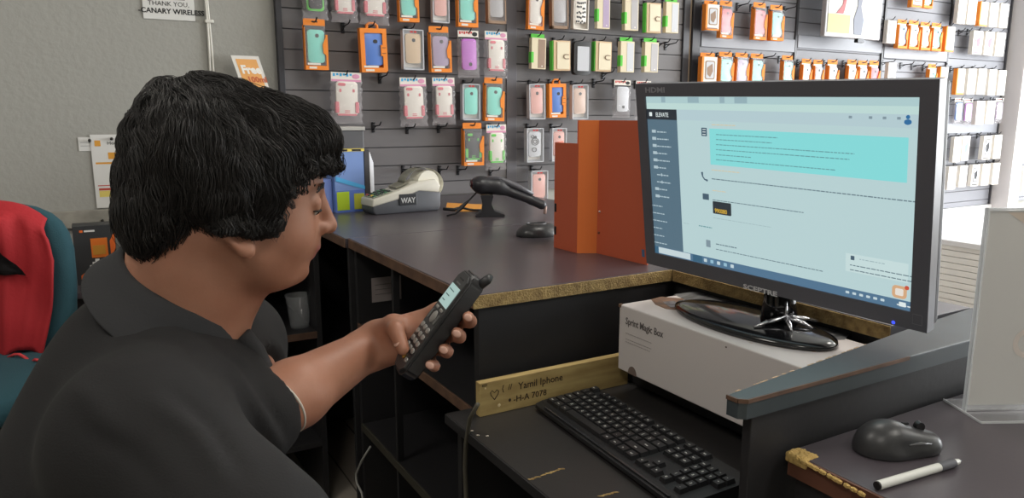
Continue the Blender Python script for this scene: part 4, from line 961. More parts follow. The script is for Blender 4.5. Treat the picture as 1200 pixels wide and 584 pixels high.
m = MB(); m.sph((-.043, .03, .100), (.008, .022, .014), 3); m.build('scan_window', mat('scan_window', (60, 26, 28), .1), BS, True)
m = MB(); m.tube([(.158, .03, .034), (.172, .03, .026), (.17, .03, .005)], .005, 8); m.build('cable_boot', mat('pinkish_boot', (190, 160, 150), .5), BS, True)
m = MB(); P = [Vector((p.x, p.y, TZ))+Vector(q) for q in ((-.028, .02, .085), (-.05, .02, .080), (-.075, .01, .055), (-.10, .0, .032), (-.12, -.01, .012), (-.15, -.01, .004))]
rad = [.003, .003, .003, .008, .003, .003]; m.tube(P, rad, 8); tag(m.build('scanner_cable', MATS['black_cable'], None, True), 'black cable with a thick plug dropping from the scanner stand', 'cable')
# orange leaflet
m = MB(); LP = [atz(x, y, TZ+.001) for x, y in ((524, 238), (566, 240), (577, 247), (540, 248), (522, 246))]
m.prism([(q.x, q.y) for q in LP], TZ+.0004, TZ+.002); tag(m.build('leaflet', mat('leaflet_orange', (232, 160, 70), .6)), 'orange leaflet lying flat on the counter behind the terminal', 'leaflet')
# --- blue/green printed display box with papers ---------------------------
a = CO+ray(393, 234)*((2.56-CO.dot(W))/ray(393, 234).dot(W)); b = CO+ray(428, 234)*((2.575-CO.dot(W))/ray(428, 234).dot(W)); a.z = b.z = TZ; zt2 = topz(b, 177)
fr = thing('leaflet_box', 'upright box printed blue and green, standing left of the card terminal', 'box')
w0 = (b-a).length; dx = (b-a).normalized(); dy = Vector((-dx.y, dx.x, 0)); FB = frame((a.x, a.y, TZ+.0005), dx, dy, (0, 0, 1)); hh = zt2-TZ
def fbox(lo, hi, name, mm, bev=0, par=fr):
    m = MB(); m.box(lo, hi, bev=bev); bmesh.ops.transform(m.bm, matrix=FB, verts=m.bm.verts[:]); return m.build(name, mm, par)
fbox((0, 0, 0), (w0, .07, hh), 'box', mat('print_blue', (112, 140, 196), .5), .001)
fbox((.0, -.001, .0), (w0-.001, 0, hh*.36), 'lower_print', mat('print_deep_blue', (84, 112, 190), .5))
fbox((.006, -.002, .008), (w0*.46, -.0005, hh*.34), 'print_block', mat('print_lime', (172, 200, 40), .5)); fbox((w0*.62, -.002, .008), (w0-.004, -.0005, hh*.30), 'print_block', mat('print_olive', (176, 178, 60), .5))
m = MB(); m.prism([(.004, hh*.52), (w0, hh*.36), (w0, hh*.42), (.004, hh*.6)], .0005, .002, FR); bmesh.ops.transform(m.bm, matrix=FB, verts=m.bm.verts[:]); m.build('print_stripe', mat('print_cyan', (70, 160, 214), .5), fr)
fbox((-.002, -.002, hh-.001), (w0+.002, .03, hh+.008), 'yellow_top', mat('print_yellow', (222, 200, 90), .5)); fbox((w0*.25, -.0025, hh), (w0*.45, -.001, hh+.007), 'dark_print', M_hook); fbox((w0*.6, -.0025, hh), (w0*.9, -.001, hh+.007), 'dark_print', M_hook)
fbox((w0+.0005, -.002, 0), (w0+.022, .075, hh+.003), 'black_spine', mat('spine_black', (50, 48, 52), .5), .002)
fbox((w0*-.62, .02, .0), (-.002, .075, hh*.55), 'side_box', mat('print_side', (122, 146, 214), .5), .001)
pp = thing('paper_stack', 'stack of white leaflets standing beside the blue printed box', 'papers')
for k in range(6): fbox((w0+.024+k*.0055, .004+k*.006, 0), (w0+.028+k*.0055, .13, hh*(.97-.035*k)), 'sheet', mat('sheet_%d' % (k % 2), (232-k % 2*16, 232-k % 2*14, 236-k % 2*12), .7), .001, pp)
# grey equipment box behind it
a_ = onwall(388, 150, .25); z_ = a_[1]; vv0 = onwall(384, 152, .25)[0]; vv1 = onwall(425, 152, .25)[0]
eq = thing('equipment_box', 'dark grey equipment box with pale top edge behind the blue printed box', 'box')
rbox('housing', (vv0, WALLW-.26, TZ+.0005), (vv1, WALLW-.06, z_-.01), mat('equipment_grey', (92, 92, 96), .5), eq, .003)
rbox('lid', (vv0-.004, WALLW-.265, z_-.01), (vv1+.004, WALLW-.055, z_+.004), mat('equipment_lid', (180, 178, 174), .4), eq, .002)
# --- cubby contents: left shelf unit with cups, note, cables
su = thing('shelf_unit', 'dark open shelf unit behind the person holding clear cups', 'shelf unit')
rbox('side_panel', (.12, 2.25, 0), (.138, 2.93, .86), M_lamb, su); rbox('side_panel', (.585, 2.25, 0), (.603, 2.93, .86), M_lamb, su)
rbox('back_panel', (.138, 2.91, 0), (.585, 2.93, .86), M_lamb, su); rbox('top', (.12, 2.25, .86), (.603, 2.93, .88), M_lam, su)
rbox('shelf', (.138, 2.25, .57), (.585, 2.91, .588), M_lamb, su); rbox('shelf_edging', (.138, 2.247, .568), (.585, 2.25, .59), M_brn, su, .0004); rbox('shelf', (.138, 2.25, .2), (.585, 2.91, .218), M_lamb, su)
for i, (px, py, lb) in enumerate(((351, 374, 'clear plastic cup on the dark shelf, left and tilted of the two'), (365, 372, 'clear plastic cup on the dark shelf, right of the two'))):
    t = (2.33+.16*i-CO.dot(W))/ray(px, py).dot(W); p = CO+ray(px, py)*t
    cu = MB(); cu.lathe([(0, .0005), (.028, .0005), (.030, .004), (.041, .105), (.043, .107), (.041, .108), (.0395, .105), (.028, .006), (0, .003)], 28); o = cu.build('plastic_cup', mat('cup_plastic', (190, 192, 195), .1, alpha=.22, spec=.8), None, True)
    o.location = (p.x, p.y, .588); tag(o, lb, 'cup')
p = CO+ray(452, 338)*((1.50-CO.dot(W))/ray(452, 338).dot(W))
nt_ = thing('paper_note', 'small pale paper note hanging in the dark cubby under the counter', 'note', room(p.dot(V), 1.983, p.z-.04), A30)
t = (1.983-CO.dot(W))/ray(453, 339).dot(W); p = CO+ray(453, 339)*t; nt_.location = room(p.dot(V)-.045, 1.983, p.z-.035)
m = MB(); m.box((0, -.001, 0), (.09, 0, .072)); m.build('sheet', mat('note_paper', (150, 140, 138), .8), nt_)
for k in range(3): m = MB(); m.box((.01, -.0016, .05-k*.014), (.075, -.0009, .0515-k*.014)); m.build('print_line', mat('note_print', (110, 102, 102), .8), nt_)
# hanging cables
m = MB(); A = [CO+ray(x, y)*((.56-CO.dot(V))/ray(x, y).dot(V)) for x, y in ((560, 474), (551, 490), (546, 520), (545, 550), (547, 600), (549, 700))]
m.tube(A, .0042, 8); tag(m.build('hanging_cable', mat('olive_cable', (92, 88, 76), .5), None, True), 'grey-green cable hanging past the shelf corner', 'cable')
m = MB(); A = [CO+ray(x, y)*((.60-CO.dot(V))/ray(x, y).dot(V)) for x, y in ((434, 524), (424, 540), (417, 556), (418, 566), (424, 578), (427, 600))]
m.tube(A, .0032, 8); tag(m.build('hanging_cable', mat('pale_cable', (176, 174, 168), .5), None, True), 'thin pale cable hanging in front of the lower shelf edge', 'cable')
m = MB(); m.box((-.35, .35, 0), (.55, 2.2, .008), bev=.003); tag(rmesh(m).build('floor_shade_sheet', mat('floor_shade_dark', (30, 30, 31), .8)), 'added dark floor sheet for the shade along the foot of the counter', 'shade sheet')  # dark sheet added on the floor to stand for deep shade
# --- chair with red jacket, orange-black carton on a cabinet ---------------
CHY = 1.88
pc = at(-14, 300, CHY/1.0)
ch = thing('office_chair', 'teal fabric chair with a red jacket over its back, far left', 'chair', (pc.x, pc.y-.2, 0), math.radians(10))
M_teal = mat('teal_fabric', (36, 74, 84), .9, bump=.15, bscale=300)
def cushion(w, d, h, e, M=None, name='seat', mm=None, par=ch):
    m = MB(); P = []; n = 28
    for i in range(13):
        ph = -math.pi/2+math.pi*i/12; cz = math.copysign(abs(math.sin(ph))**.6, math.sin(ph))*h/2; rr_ = abs(math.cos(ph))**.35
        P.append([Vector((math.copysign(abs(math.cos(2*math.pi*k/n))**e, math.cos(2*math.pi*k/n))*w/2*rr_, math.copysign(abs(math.sin(2*math.pi*k/n))**e, math.sin(2*math.pi*k/n))*d/2*rr_, cz)) for k in range(n)])
    m.grid(P, cv=True)
    if M is not None: bmesh.ops.transform(m.bm, matrix=M, verts=m.bm.verts[:])
    return m.build(name, mm or M_teal, par, True)
cushion(.46, .46, .09, .55, Matrix.Translation((0, 0, .615)))
cushion(.44, .42, .075, .6, Matrix.Translation((0, .235, .83)) @ Matrix.Rotation(math.radians(82), 4, 'X'), 'backrest')
m = MB(); m.box((-.03, .24, .56), (.03, .275, .80), bev=.004); m.box((-.03, .0, .55), (.03, .27, .572), bev=.003); m.build('back_bar', M_lamb, ch)
m = MB(); m.cyl((0, 0, .12), (0, 0, .57), .025); m.build('gas_column', M_lamb, ch, True, 40)
for k in range(5):
    a = 2*math.pi*k/5; m = MB(); m.tube([(0, 0, .12), (.13*math.cos(a), .13*math.sin(a), .1), (.28*math.cos(a), .28*math.sin(a), .07)], [.022, .018, .014], 8); lg = m.build('leg', M_lamb, ch, True)
    m = MB(); m.cyl((.28*math.cos(a)-.012, .28*math.sin(a), .028), (.28*math.cos(a)+.012, .28*math.sin(a), .028), .028, n=16); m.build('caster', M_hook, lg, True, 40)
# jacket: thick cloth draped over the backrest
JK = thing('jacket', 'red jacket with black stripe and black lining draped over the chair back', 'jacket', tuple(ch.location), ch.rotation_euler.z)
def jacket_pt(u, t):   # u across -1..1 ; t 0 front-bottom .. 1 back-bottom
    wd = .165+.015*math.sin(t*5)
    fold = .010*math.sin(u*9+t*3)+.006*math.sin(u*21+1)+.004*math.sin(t*23+u*4)
    if t < .45:
        s = t/.45; z = .665+(1.025-.665)*s; y = .150+.035*s+fold; wdd = wd*(.86+.24*s**.6 if s < .8 else 1.05-.9*(s-.8)**1.5)
    elif t < .6:
        s = (t-.45)/.15; z = 1.025+.022*math.sin(s*math.pi); y = .20+.085*s; wdd = wd*.97
    else:
        s = (t-.6)/.4; z = 1.025-.45*s; y = .285+fold*.7+.03*s; wdd = wd*(.97+.1*s)
    z -= .05*abs(u)**3+(.03*math.sin(u*4+1)*max(0, 1-t*3))
    return Vector((u*wdd, y, z))
m = MB(); m.grid([[jacket_pt(-1+2*i/40, j/60) for i in range(41)] for j in range(61)]); bmesh.ops.recalc_face_normals(m.bm, faces=m.bm.faces[:]); bmesh.ops.solidify(m.bm, geom=m.bm.faces[:], thickness=.008)
m.build('shell', mat('red_cloth', (176, 34, 42), .8, bump=.15, bscale=120, var=.15, vscale=6), JK, True)
def jk_on(px, py):
    return None
m = MB(); P = []
for k in range(11):
    s = k/10; P.append([jacket_pt(-.05+.60*s+dx_, .42-.16*s)+Vector((0, -.016, .0)) for dx_ in (-.17, -.06, .06, .17)])
m.grid(P); bmesh.ops.solidify(m.bm, geom=m.bm.faces[:], thickness=.003); m.build('black_stripe', mat('black_cloth_flat', (34, 30, 32), .9), JK, True)
m = MB(); P = [[jacket_pt(-.7+1.5*i/20, .0)+Vector((0, -.012-.02*j, -.01+.012*math.sin(i*.9)-.018*j)) for i in range(21)] for j in range(3)]
m.grid(P); bmesh.ops.solidify(m.bm, geom=m.bm.faces[:], thickness=.006); m.build('black_lining', MATS['black_cloth_flat'], JK, True)
m = MB(); m.tube([jacket_pt(.62+.06*math.sin(k*.5), .0)+Vector((k*.012, -.03-.006*k, -.005+.008*math.sin(k))) for k in range(9)], .004, 6); m.build('zip_cord', mat('red_cord', (200, 60, 64), .6), JK, True)
# carton on low cabinet by the wall
b0_ = onwall(84, 266, .2); b1_ = onwall(140, 330, .2)
cab = thing('low_cabinet', 'low dark cabinet by the grey wall under the black and orange carton', 'cabinet')
zc_ = b1_[1]; 
rbox('body', (b0_[0]-.25, WALLW-.30, 0), (min(b1_[0]+.25, .10), WALLW-.03, zc_-.02), M_lamb, cab); rbox('top', (b0_[0]-.27, WALLW-.32, zc_-.02), (min(b1_[0]+.27, .11), WALLW-.025, zc_), M_lam, cab)
cx0 = b0_[0]; wq = min(b1_[0], .10)-b0_[0]; hq = b0_[1]-zc_
cr = thing('product_carton', 'black carton with orange panels standing on the low cabinet', 'box', room(cx0, WALLW-.2, zc_), A30)
m = MB(); m.box((0, 0, 0), (wq, .09, hq), bev=.001); m.build('carton', mat('carton_black', (52, 54, 56), .5), cr)
m = MB(); m.box((wq*.40, -.001, hq*.45), (wq*.80, 0, hq*.78)); m.build('orange_window', mat('carton_orange', (226, 120, 40), .5), cr)
m = MB(); m.box((wq*.44, -.002, hq*.50), (wq*.74, -.0008, hq*.66)); m.build('picture', mat('carton_amber', (200, 140, 50), .5), cr)
m = MB(); m.prism([(wq*.1, hq*.04), (wq*.1, hq*.16), (wq*.62, hq*.40), (wq*.70, hq*.30), (wq*.3, hq*.04)], .0005, .0015, FR); m.build('orange_band', mat('carton_orange2', (236, 112, 44), .5), cr)
m = MB(); m.prism([(wq*.86, hq*.42), (wq*.99, hq*.60), (wq*.99, hq*.88), (wq*.86, hq*.72)], .0005, .0015, FR); m.build('orange_band', MATS['carton_orange2'], cr)
m = MB(); m.box((wq*.16, -.0012, hq*.89), (wq*.24, 0, hq*.93)); m.build('orange_mark', MATS['carton_orange2'], cr); 
m = MB(); m.box((wq*.27, -.0012, hq*.895), (wq*.52, 0, hq*.925)); m.build('white_wordmark', MATS['white_paper'], cr)
m = MB()
for k in range(5): m.cyl((wq*(.38+.07*k), -.0015, hq*.27), (wq*(.38+.07*k), -.0015, hq*(.33+.05*(k % 3))), .007, .006, 8)
for vv in m.bm.verts: vv.co.y = -.0008+(vv.co.y+.0015)*.08
m.build('hand_print', MATS['white_paper'], cr)
# ================================================================ MONITOR
MW, MH, MT = .56, .3644, .045
yaw, tilt, roll = -.95097, -.15507, -.02318
ax = Vector((math.cos(yaw), math.sin(yaw), 0)); nn = Vector((math.sin(yaw), -math.cos(yaw), 0)); up = Vector((0, 0, 1))*math.cos(tilt)-nn*math.sin(tilt)
ax2 = ax*math.cos(roll)+up*math.sin(roll); up2 = -ax*math.sin(roll)+up*math.cos(roll); fn = ax2.cross(up2)      # fn points to the back or front
c0 = Vector((.42076, 1.23788, CZ-.12532))
front = -fn if fn.dot(CO-c0) < 0 else fn
MM = Matrix.Identity(4)
for i in range(3): MM[i][0] = ax2[i]; MM[i][1] = -front[i]; MM[i][2] = up2[i]; MM[i][3] = c0[i]
# local: x right, z up, front face at y=0, body at y>0
base_pt = room(1.034, .915, BZ)
MN = thing('monitor', 'large black widescreen monitor showing a web page, standing on the white carton', 'monitor', tuple(base_pt))
MI = Matrix.Translation(-base_pt) @ MM
def mbuild(m, name, mm, par=None, smooth=False, ang=None):
    bmesh.ops.transform(m.bm, matrix=MI, verts=m.bm.verts[:]); return m.build(name, mm, par or MN, smooth, ang)
def P2L(px, py):
    r = ray(px, py); t = (c0-CO).dot(front)/r.dot(front); q = CO+r*t-c0; return q.dot(ax2), q.dot(up2)
tl = P2L(758, 114); tr = P2L(1077, 113); br = P2L(1067, 365); bl = P2L(765, 297)
sx0 = (tl[0]+bl[0])/2; sx1 = (tr[0]+br[0])/2; sz1 = (tl[1]+tr[1])/2; sz0 = (bl[1]+br[1])/2
print('screen', sx0, sx1, sz0, sz1)
M_bez = mat('bezel_glare_grey', (90, 90, 97), .35, spec=.6)  # black bezel lightened to grey, glare put into its colour
m = MB()
for lo, hi in (((-MW/2, 0, -MH/2), (sx0, .02, MH/2)), ((sx1, 0, -MH/2), (MW/2, .02, MH/2)), ((sx0, 0, sz1), (sx1, .02, MH/2)), ((sx0, 0, -MH/2), (sx1, .02, sz0))): m.box(lo, hi)
bmesh.ops.remove_doubles(m.bm, verts=m.bm.verts[:], dist=1e-5)
mbuild(m, 'bezel', M_bez)
m = MB(); m.box((-MW/2+.002, .018, -MH/2+.002), (MW/2-.002, .040, MH/2-.002), bev=.008, seg=3); m.box((-.16, .038, -.11), (.16, .062, .12), bev=.012, seg=3); mbuild(m, 'back_cover', M_lamb)
m = MB(); m.box((sx0, .003, sz0), (sx1, .010, sz1)); SCR = mbuild(m, 'screen', mat('screen_backlight', (186, 212, 214), emit=.9, rough=.3))
EM = lambda n, c, e=.9: mat('ui_'+n, c, .4, emit=e)
# homography photo pixel -> screen fractions
def scr(px, py): return P2L(px, py)
def ui(name, pts, colname, col, lay=1):
    q = [scr(*p) for p in pts]; m = MB(); m.prism([(max(sx0, min(sx1, x)), max(sz0, min(sz1, z))) for x, z in q], -(.003-.00012*lay), -(.003-.00012*lay)+.0001, FR)
    return mbuild(m, name, EM(colname, col), SCR)
def bilin(u, v):   # fractions from the top-left
    return (sx0+(sx1-sx0)*u, sz1-(sz1-sz0)*v)
def uiq(name, u0, v0, u1, v1, cn, col, lay=1, rad=0):
    x0, z0 = bilin(u0, v1); x1, z1 = bilin(u1, v0); m = MB()
    if rad: m.prism(rrect(x1-x0, z1-z0, rad, 4, (x0+x1)/2, (z0+z1)/2), -(.003-.00012*lay), -(.003-.00012*lay)+.0001, FR)
    else: m.prism([(x0, z0), (x1, z0), (x1, z1), (x0, z1)], -(.003-.00012*lay), -(.003-.00012*lay)+.0001, FR)
    return mbuild(m, name, EM(cn, col), SCR)
SWd, SHt = sx1-sx0, sz1-sz0
def frac(px, py):
    x, z = scr(px, py); return (x-sx0)/SWd, (sz1-z)/SHt
def uit(txt, px, py, size, cn, col, sx=1.0, lay=4, bold=0, align='LEFT'):
    x, z = scr(px, py); me = text_mesh(txt, size, EM(cn, col), 'interface_text', .00003, MI @ frame((x, .003-.00012*lay, z), (1, 0, 0), (0, 0, 1)), align, sx, bold); return link('interface_text', me, SCR)
def words(px0, py, frac_len, h, cn, col, seed, name='text_line'):
    """one line of small print as word-long dashes"""
    x, z = scr(px0, py); rr = random.Random(seed); m = MB(); xe = x+frac_len*SWd
    while x < xe:
        w = rr.uniform(.003, .009); m.prism([(x, z), (min(x+w, xe), z), (min(x+w, xe), z+h), (x, z+h)], -(.003-.0005), -(.003-.0006), FR); x += w+.0014
    return mbuild(m, name, EM(cn, col), SCR)
def uf(p0, p1, *a, **k):
    u0, v0 = frac(*p0); u1, v1 = frac(*p1); return u0, v0, u1, v1
u_side = frac(795, 200)[0]; v_tabs = frac(758, 121)[1]; v_tb = frac(765, 288)[1]; v_bar = frac(757, 128)[1]
uiq('tab_bar', 0, 0, 1, v_tabs, 'tabs', (176, 206, 208)); uiq('address_bar', 0, v_tabs, 1, v_bar, 'addr', (192, 220, 216), 1)
v_head = frac(795, 141)[1]
uiq('page_header', u_side, v_bar, 1, v_head, 'head', (182, 206, 212), 1)
uiq('sidebar', 0, v_bar, u_side, v_tb, 'side', (88, 114, 130), 2); uiq('sidebar_title', 0, v_bar, u_side, frac(759, 140)[1], 'sidetop', (42, 48, 56), 3)
uit('ELEVATE', 767.5, 137, .0115, 'white', (225, 235, 235), .72, 6, .0001); uiq('logo_mark', .012, frac(760, 134)[1]-.012, .026, frac(760, 134)[1]+.012, 'white', (225, 235, 235), 5, .001)
for i in range(10):
    py = 154+i*8.35; u, v = frac(764, py); uiq('menu_icon', .02 if i not in (6, 7) else .055, v-.009, .04 if i not in (6, 7) else .06, v+.009, 'icon', (176, 196, 204), 4)
    words(769, py+1.5, .045+.03*((i*37) % 5)/5, .0022, 'icon', (176, 196, 204), 40+i, 'menu_item')
for i in range(6): words(762, 241+i*8.5, .06+.012*(i % 3), .0018, 'icon', (176, 196, 204), 60+i, 'menu_item')
# cyan panel
cu0, cv0 = frac(830, 151); cu1, cv1 = frac(1064, 155); cvb = frac(830, 193)[1]
uiq('cyan_panel', cu0, cv0, cu1, cvb, 'cyan', (136, 220, 220), 2)
for i, ln in enumerate((.34, .31, .70, .68, .20, .62)): words(838, 158.5+i*5.9, ln*(cu1-cu0)*1.05, .0014, 'ink', (100, 150, 156), 10+i)
words(833, 147, .10, .0016, 'goldtx', (214, 200, 168), 20); words(833, 200, .12, .0016, 'goldtx', (214, 200, 168), 21); words(834, 224, .06, .0014, 'goldtx', (214, 200, 168), 22)
words(833, 210.5, .72, .0017, 'ink2', (100, 122, 132), 23); words(834, 235, .36, .0014, 'ink2', (100, 122, 132), 24); words(835, 256, .24, .0010, 'ink3', (160, 184, 188), 25)
words(838, 287, .09, .0019, 'ink2', (100, 122, 132), 26); words(838, 293, .42, .0014, 'ink2', (100, 122, 132), 27); words(818, 265.5, .06, .0019, 'ink', (60, 70, 78), 28); words(800, 262, .03, .001, 'ink3', (160, 184, 188), 29)
def icon(px, py, w, h, cn='icon2', col=(74, 96, 112)):
    u, v = frac(px, py); uiq('page_icon', u-w, v-h, u+w, v+h, cn, col, 3, .0008)
icon(824, 155, .012, .024); icon(826, 231, .014, .018); icon(829, 286, .010, .022, 'icon3', (130, 150, 160))
for k in range(3): u, v = frac(824, 152+k*3); uiq('page_icon', u-.007, v-.002, u+.007, v+.002, 'white', (225, 235, 235), 4)
m = MB(); x, z = scr(825, 208); m.tube([(x-.006, .0024, z+.009), (x-.005, .0024, z+.001), (x-.001, .0024, z-.004), (x+.006, .0024, z-.006)], [.002, .0011, .0011, .002], 8); mbuild(m, 'phone_icon', EM('icon2', (74, 96, 112)), SCR)
u0, v0 = frac(834, 236); u1, v1 = frac(856, 254); uiq('code_badge', u0, v0, u1, v1, 'badge', (48, 56, 62), 3, .002)
uit('990080', 836.6, 249.5, .0115, 'badgetx', (230, 186, 60), .80, 6, .0001)
# chat box bottom right, taskbar
u0, v0 = frac(990, 297); u1 = frac(1064, 300)[0]; v1 = frac(990, 318)[1]; uiq('chat_box', u0, v0, u1, v1, 'chat', (200, 222, 222), 2)
icon(998, 303, .006, .011); words(1006, 305, .08, .0014, 'ink3', (160, 184, 188), 31); words(995, 311.5, .21, .0015, 'ink2', (100, 122, 132), 32); words(995, 317, .20, .0015, 'ink2', (100, 122, 132), 33)
x, z = scr(1053, 343); m = MB(); m.prism(rrect(.022, .020, .006, 5, x, z), -.0024, -.0022, FR); mbuild(m, 'chat_bubble', EM('bub', (214, 170, 130)), SCR); m = MB(); m.prism(rrect(.012, .011, .002, 4, x, z), -.0021, -.0019, FR); mbuild(m, 'chat_bubble', EM('bub2', (232, 225, 215)), SCR)
m = MB(); m.prism(rrect(.0065, .0065, .003, 4, x+.011, z+.009), -.0018, -.0016, FR); mbuild(m, 'chat_bubble', EM('bub3', (206, 84, 60)), SCR)
uiq('taskbar', 0, v_tb, 1, 1, 'task', (84, 118, 146), 3); uiq('search_field', .02, v_tb+.003, frac(808, 300)[0], .995, 'srch', (200, 216, 220), 4); uiq('task_button', frac(811, 302)[0], v_tb+.002, frac(822, 306)[0], .998, 'tb2', (60, 100, 126), 4)
uiq('start_button', 0, v_tb, .018, 1, 'tb2', (60, 100, 126), 4)
for i in range(5): uiq('task_icon', .245+i*.030, v_tb+.012, .259+i*.030, .985, 'ti%d' % (i % 2), ((196, 214, 220), (150, 190, 210))[i % 2], 4, .001)
for i in range(6): uiq('tray_icon', .80+i*.022, v_tb+.015, .812+i*.022, .98, 'ti0', (196, 214, 220), 4, .001)
words(1050, 358, .045, .0017, 'white', (225, 235, 235), 34); uiq('tray_icon', .965, v_tb+.01, .985, .985, 'white', (225, 235, 235), 4, .001)
for i, u in enumerate((.075, .20, .34, .40)): uiq('tab', u, .003, u+.02+.03*(i % 2), v_tabs-.004, 'tabl', (150, 178, 186), 2)
for u in (.80, .86, .90, .94): uiq('toolbar_icon', u, v_bar+.012, u+.01, v_bar+.024, 'icon3', (130, 150, 160), 2, .0005)
x, z = scr(1063, 141); m = MB(); m.sph((x, .0024, z+.004), (.003, .0003, .003), 2); m.sph((x, .0024, z-.003), (.0055, .0003, .004), 2); mbuild(m, 'person_icon', EM('usr', (50, 110, 160)), SCR)
# bezel lettering
def btext(t, px, py, s, c, sx=1.0, bold=0, name='lettering'):
    x, z = P2L(px, py); me = text_mesh(t, s, c, name, .0002, MI @ frame((x, -.0003, z), (1, 0, 0), (0, 0, 1)), 'LEFT', sx, bold); return link(name, me, MN)
M_wl = mat('white_letter', (205, 205, 208), .5)
btext('HDMI', 756, 108.5, .0135, mat('grey_letter2', (150, 150, 156), .5), 1.5, .0003); btext('SCEPTRE', 871, 338, .0125, M_wl, 1.45, .0003)
x, z = P2L(1047, 378); m = MB(); m.sph((x, -.0005, z), (.0028, .001, .0028), 2); mbuild(m, 'power_light', mat('blue_led', (60, 80, 255), emit=1.6), None, True)
x, z = P2L(1075, 375); m = MB()
for lo, hi in (((-.007, -.008), (-.0064, .008)), ((.0064, -.008), (.007, .008)), ((-.007, -.008), (.007, -.0074)), ((-.007, .0074), (.007, .008))): m.box((x+lo[0], -.0005, z+lo[1]), (x+hi[0], .0002, z+hi[1]))
mbuild(m, 'sticker', mat('sticker_line', (120, 120, 126), .5))
x, z = P2L(754, 297); m = MB(); m.box((x-.004, -.0005, z-.008), (x+.003, .0002, z+.008)); mbuild(m, 'sticker', mat('energy_sticker', (74, 110, 150), .5))
# stand: neck, oval base, chrome star
M_gb = mat('glossy_black', (22, 22, 24), .12, spec=.7)
neck_top = MI @ Vector((.0, .055, -.12)); nb_ = MI @ Vector((0.0, .05, -.215)); nb_.z = .014
R30 = Matrix.Rotation(A30, 4, 'Z')
m = MB(); m.tube([nb_, nb_.lerp(neck_top, .3), nb_.lerp(neck_top, .7), neck_top], [.034, .028, .026, .026], 20); m.build('neck', M_gb, MN, True)
m = MB(); P = []
for r_, z_ in ((0, .0005), (.98, .0005), (1.0, .004), (.99, .009), (.90, .0125), (.5, .017), (.15, .020), (0, .0205)):
    P.append([Vector((.084*r_*math.cos(2*math.pi*k/48), .178*r_*math.sin(2*math.pi*k/48), z_)) for k in range(48)])
m.grid(P, cv=True); bmesh.ops.transform(m.bm, matrix=R30, verts=m.bm.verts[:]); m.build('base', M_gb, MN, True)
M_chr = mat('chrome', (210, 210, 215), .18, metal=.9)
sp = atz(921, 372, BZ+.03)-base_pt
for k, a in enumerate((math.radians(200), math.radians(265), math.radians(20), math.radians(-40))):
    L_ = (.065, .05, .07, .05)[k]; e = sp+Vector((L_*math.cos(a), L_*math.sin(a)*.8, -.013)); m = MB(); m.tube([sp, sp.lerp(e, .6)+Vector((0, 0, .002)), e], [.005, .004, .002], 8); m.build('chrome_rib', M_chr, MN, True)
m = MB(); m.tube([sp+Vector((0, 0, -.01)), sp+Vector((0, 0, .028))], [.004, .0008], 8); m.sph(sp, .0055, 2); m.build('chrome_hub', M_chr, MN, True)
# ================================================================ PERSON
PSI = math.radians(22); TH = math.radians(12)
hf = Vector((math.cos(PSI)*math.cos(TH), math.sin(PSI)*math.cos(TH), -math.sin(TH)))
hs = Vector((math.sin(PSI), -math.cos(PSI), 0))            # the person's right side, towards the camera
hu = hs.cross(hf); hu = hu if hu.z > 0 else -hu
H0 = at(250, 225, .84)
HO = H0+hf*.025+hu*.007
HM = Matrix.Identity(4)
for i in range(3): HM[i][0] = hf[i]; HM[i][1] = hs[i]; HM[i][2] = hu[i]; HM[i][3] = HO[i]
def HP(f, s, u): return HO+hf*f+hs*s+hu*u
def A(px, py, z): return at(px, py, z)
PE = thing('person', 'seated person with wavy black hair in a black polo shirt, holding a cordless phone', 'person', (A(150, 620, .86).x, A(150, 620, .86).y, 0))
PO = Vector(PE.location)
neck0 = A(205, 385, .87); neck1 = HP(-.030, 0, -.055)
shR = A(168, 515, .71); shL = A(268, 405, 1.02)
elR = A(300, 640, .63); elL = A(292, 494, .83); wrL = A(428, 411, .985)
chest = A(200, 522, .87); belly = A(160, 620, .86); pelv = Vector((belly.x-.05, belly.y, .60))
hipR = pelv+Vector((.02, -.10, 0)); hipL = pelv+Vector((.02, .10, 0))
knR = Vector((-.20, .66, .60)); knL = Vector((-.13, .96, .60)); anR = Vector((-.20, .66, .10)); anL = Vector((-.16, .98, .10))
wrR = Vector((-.10, .74, .70))
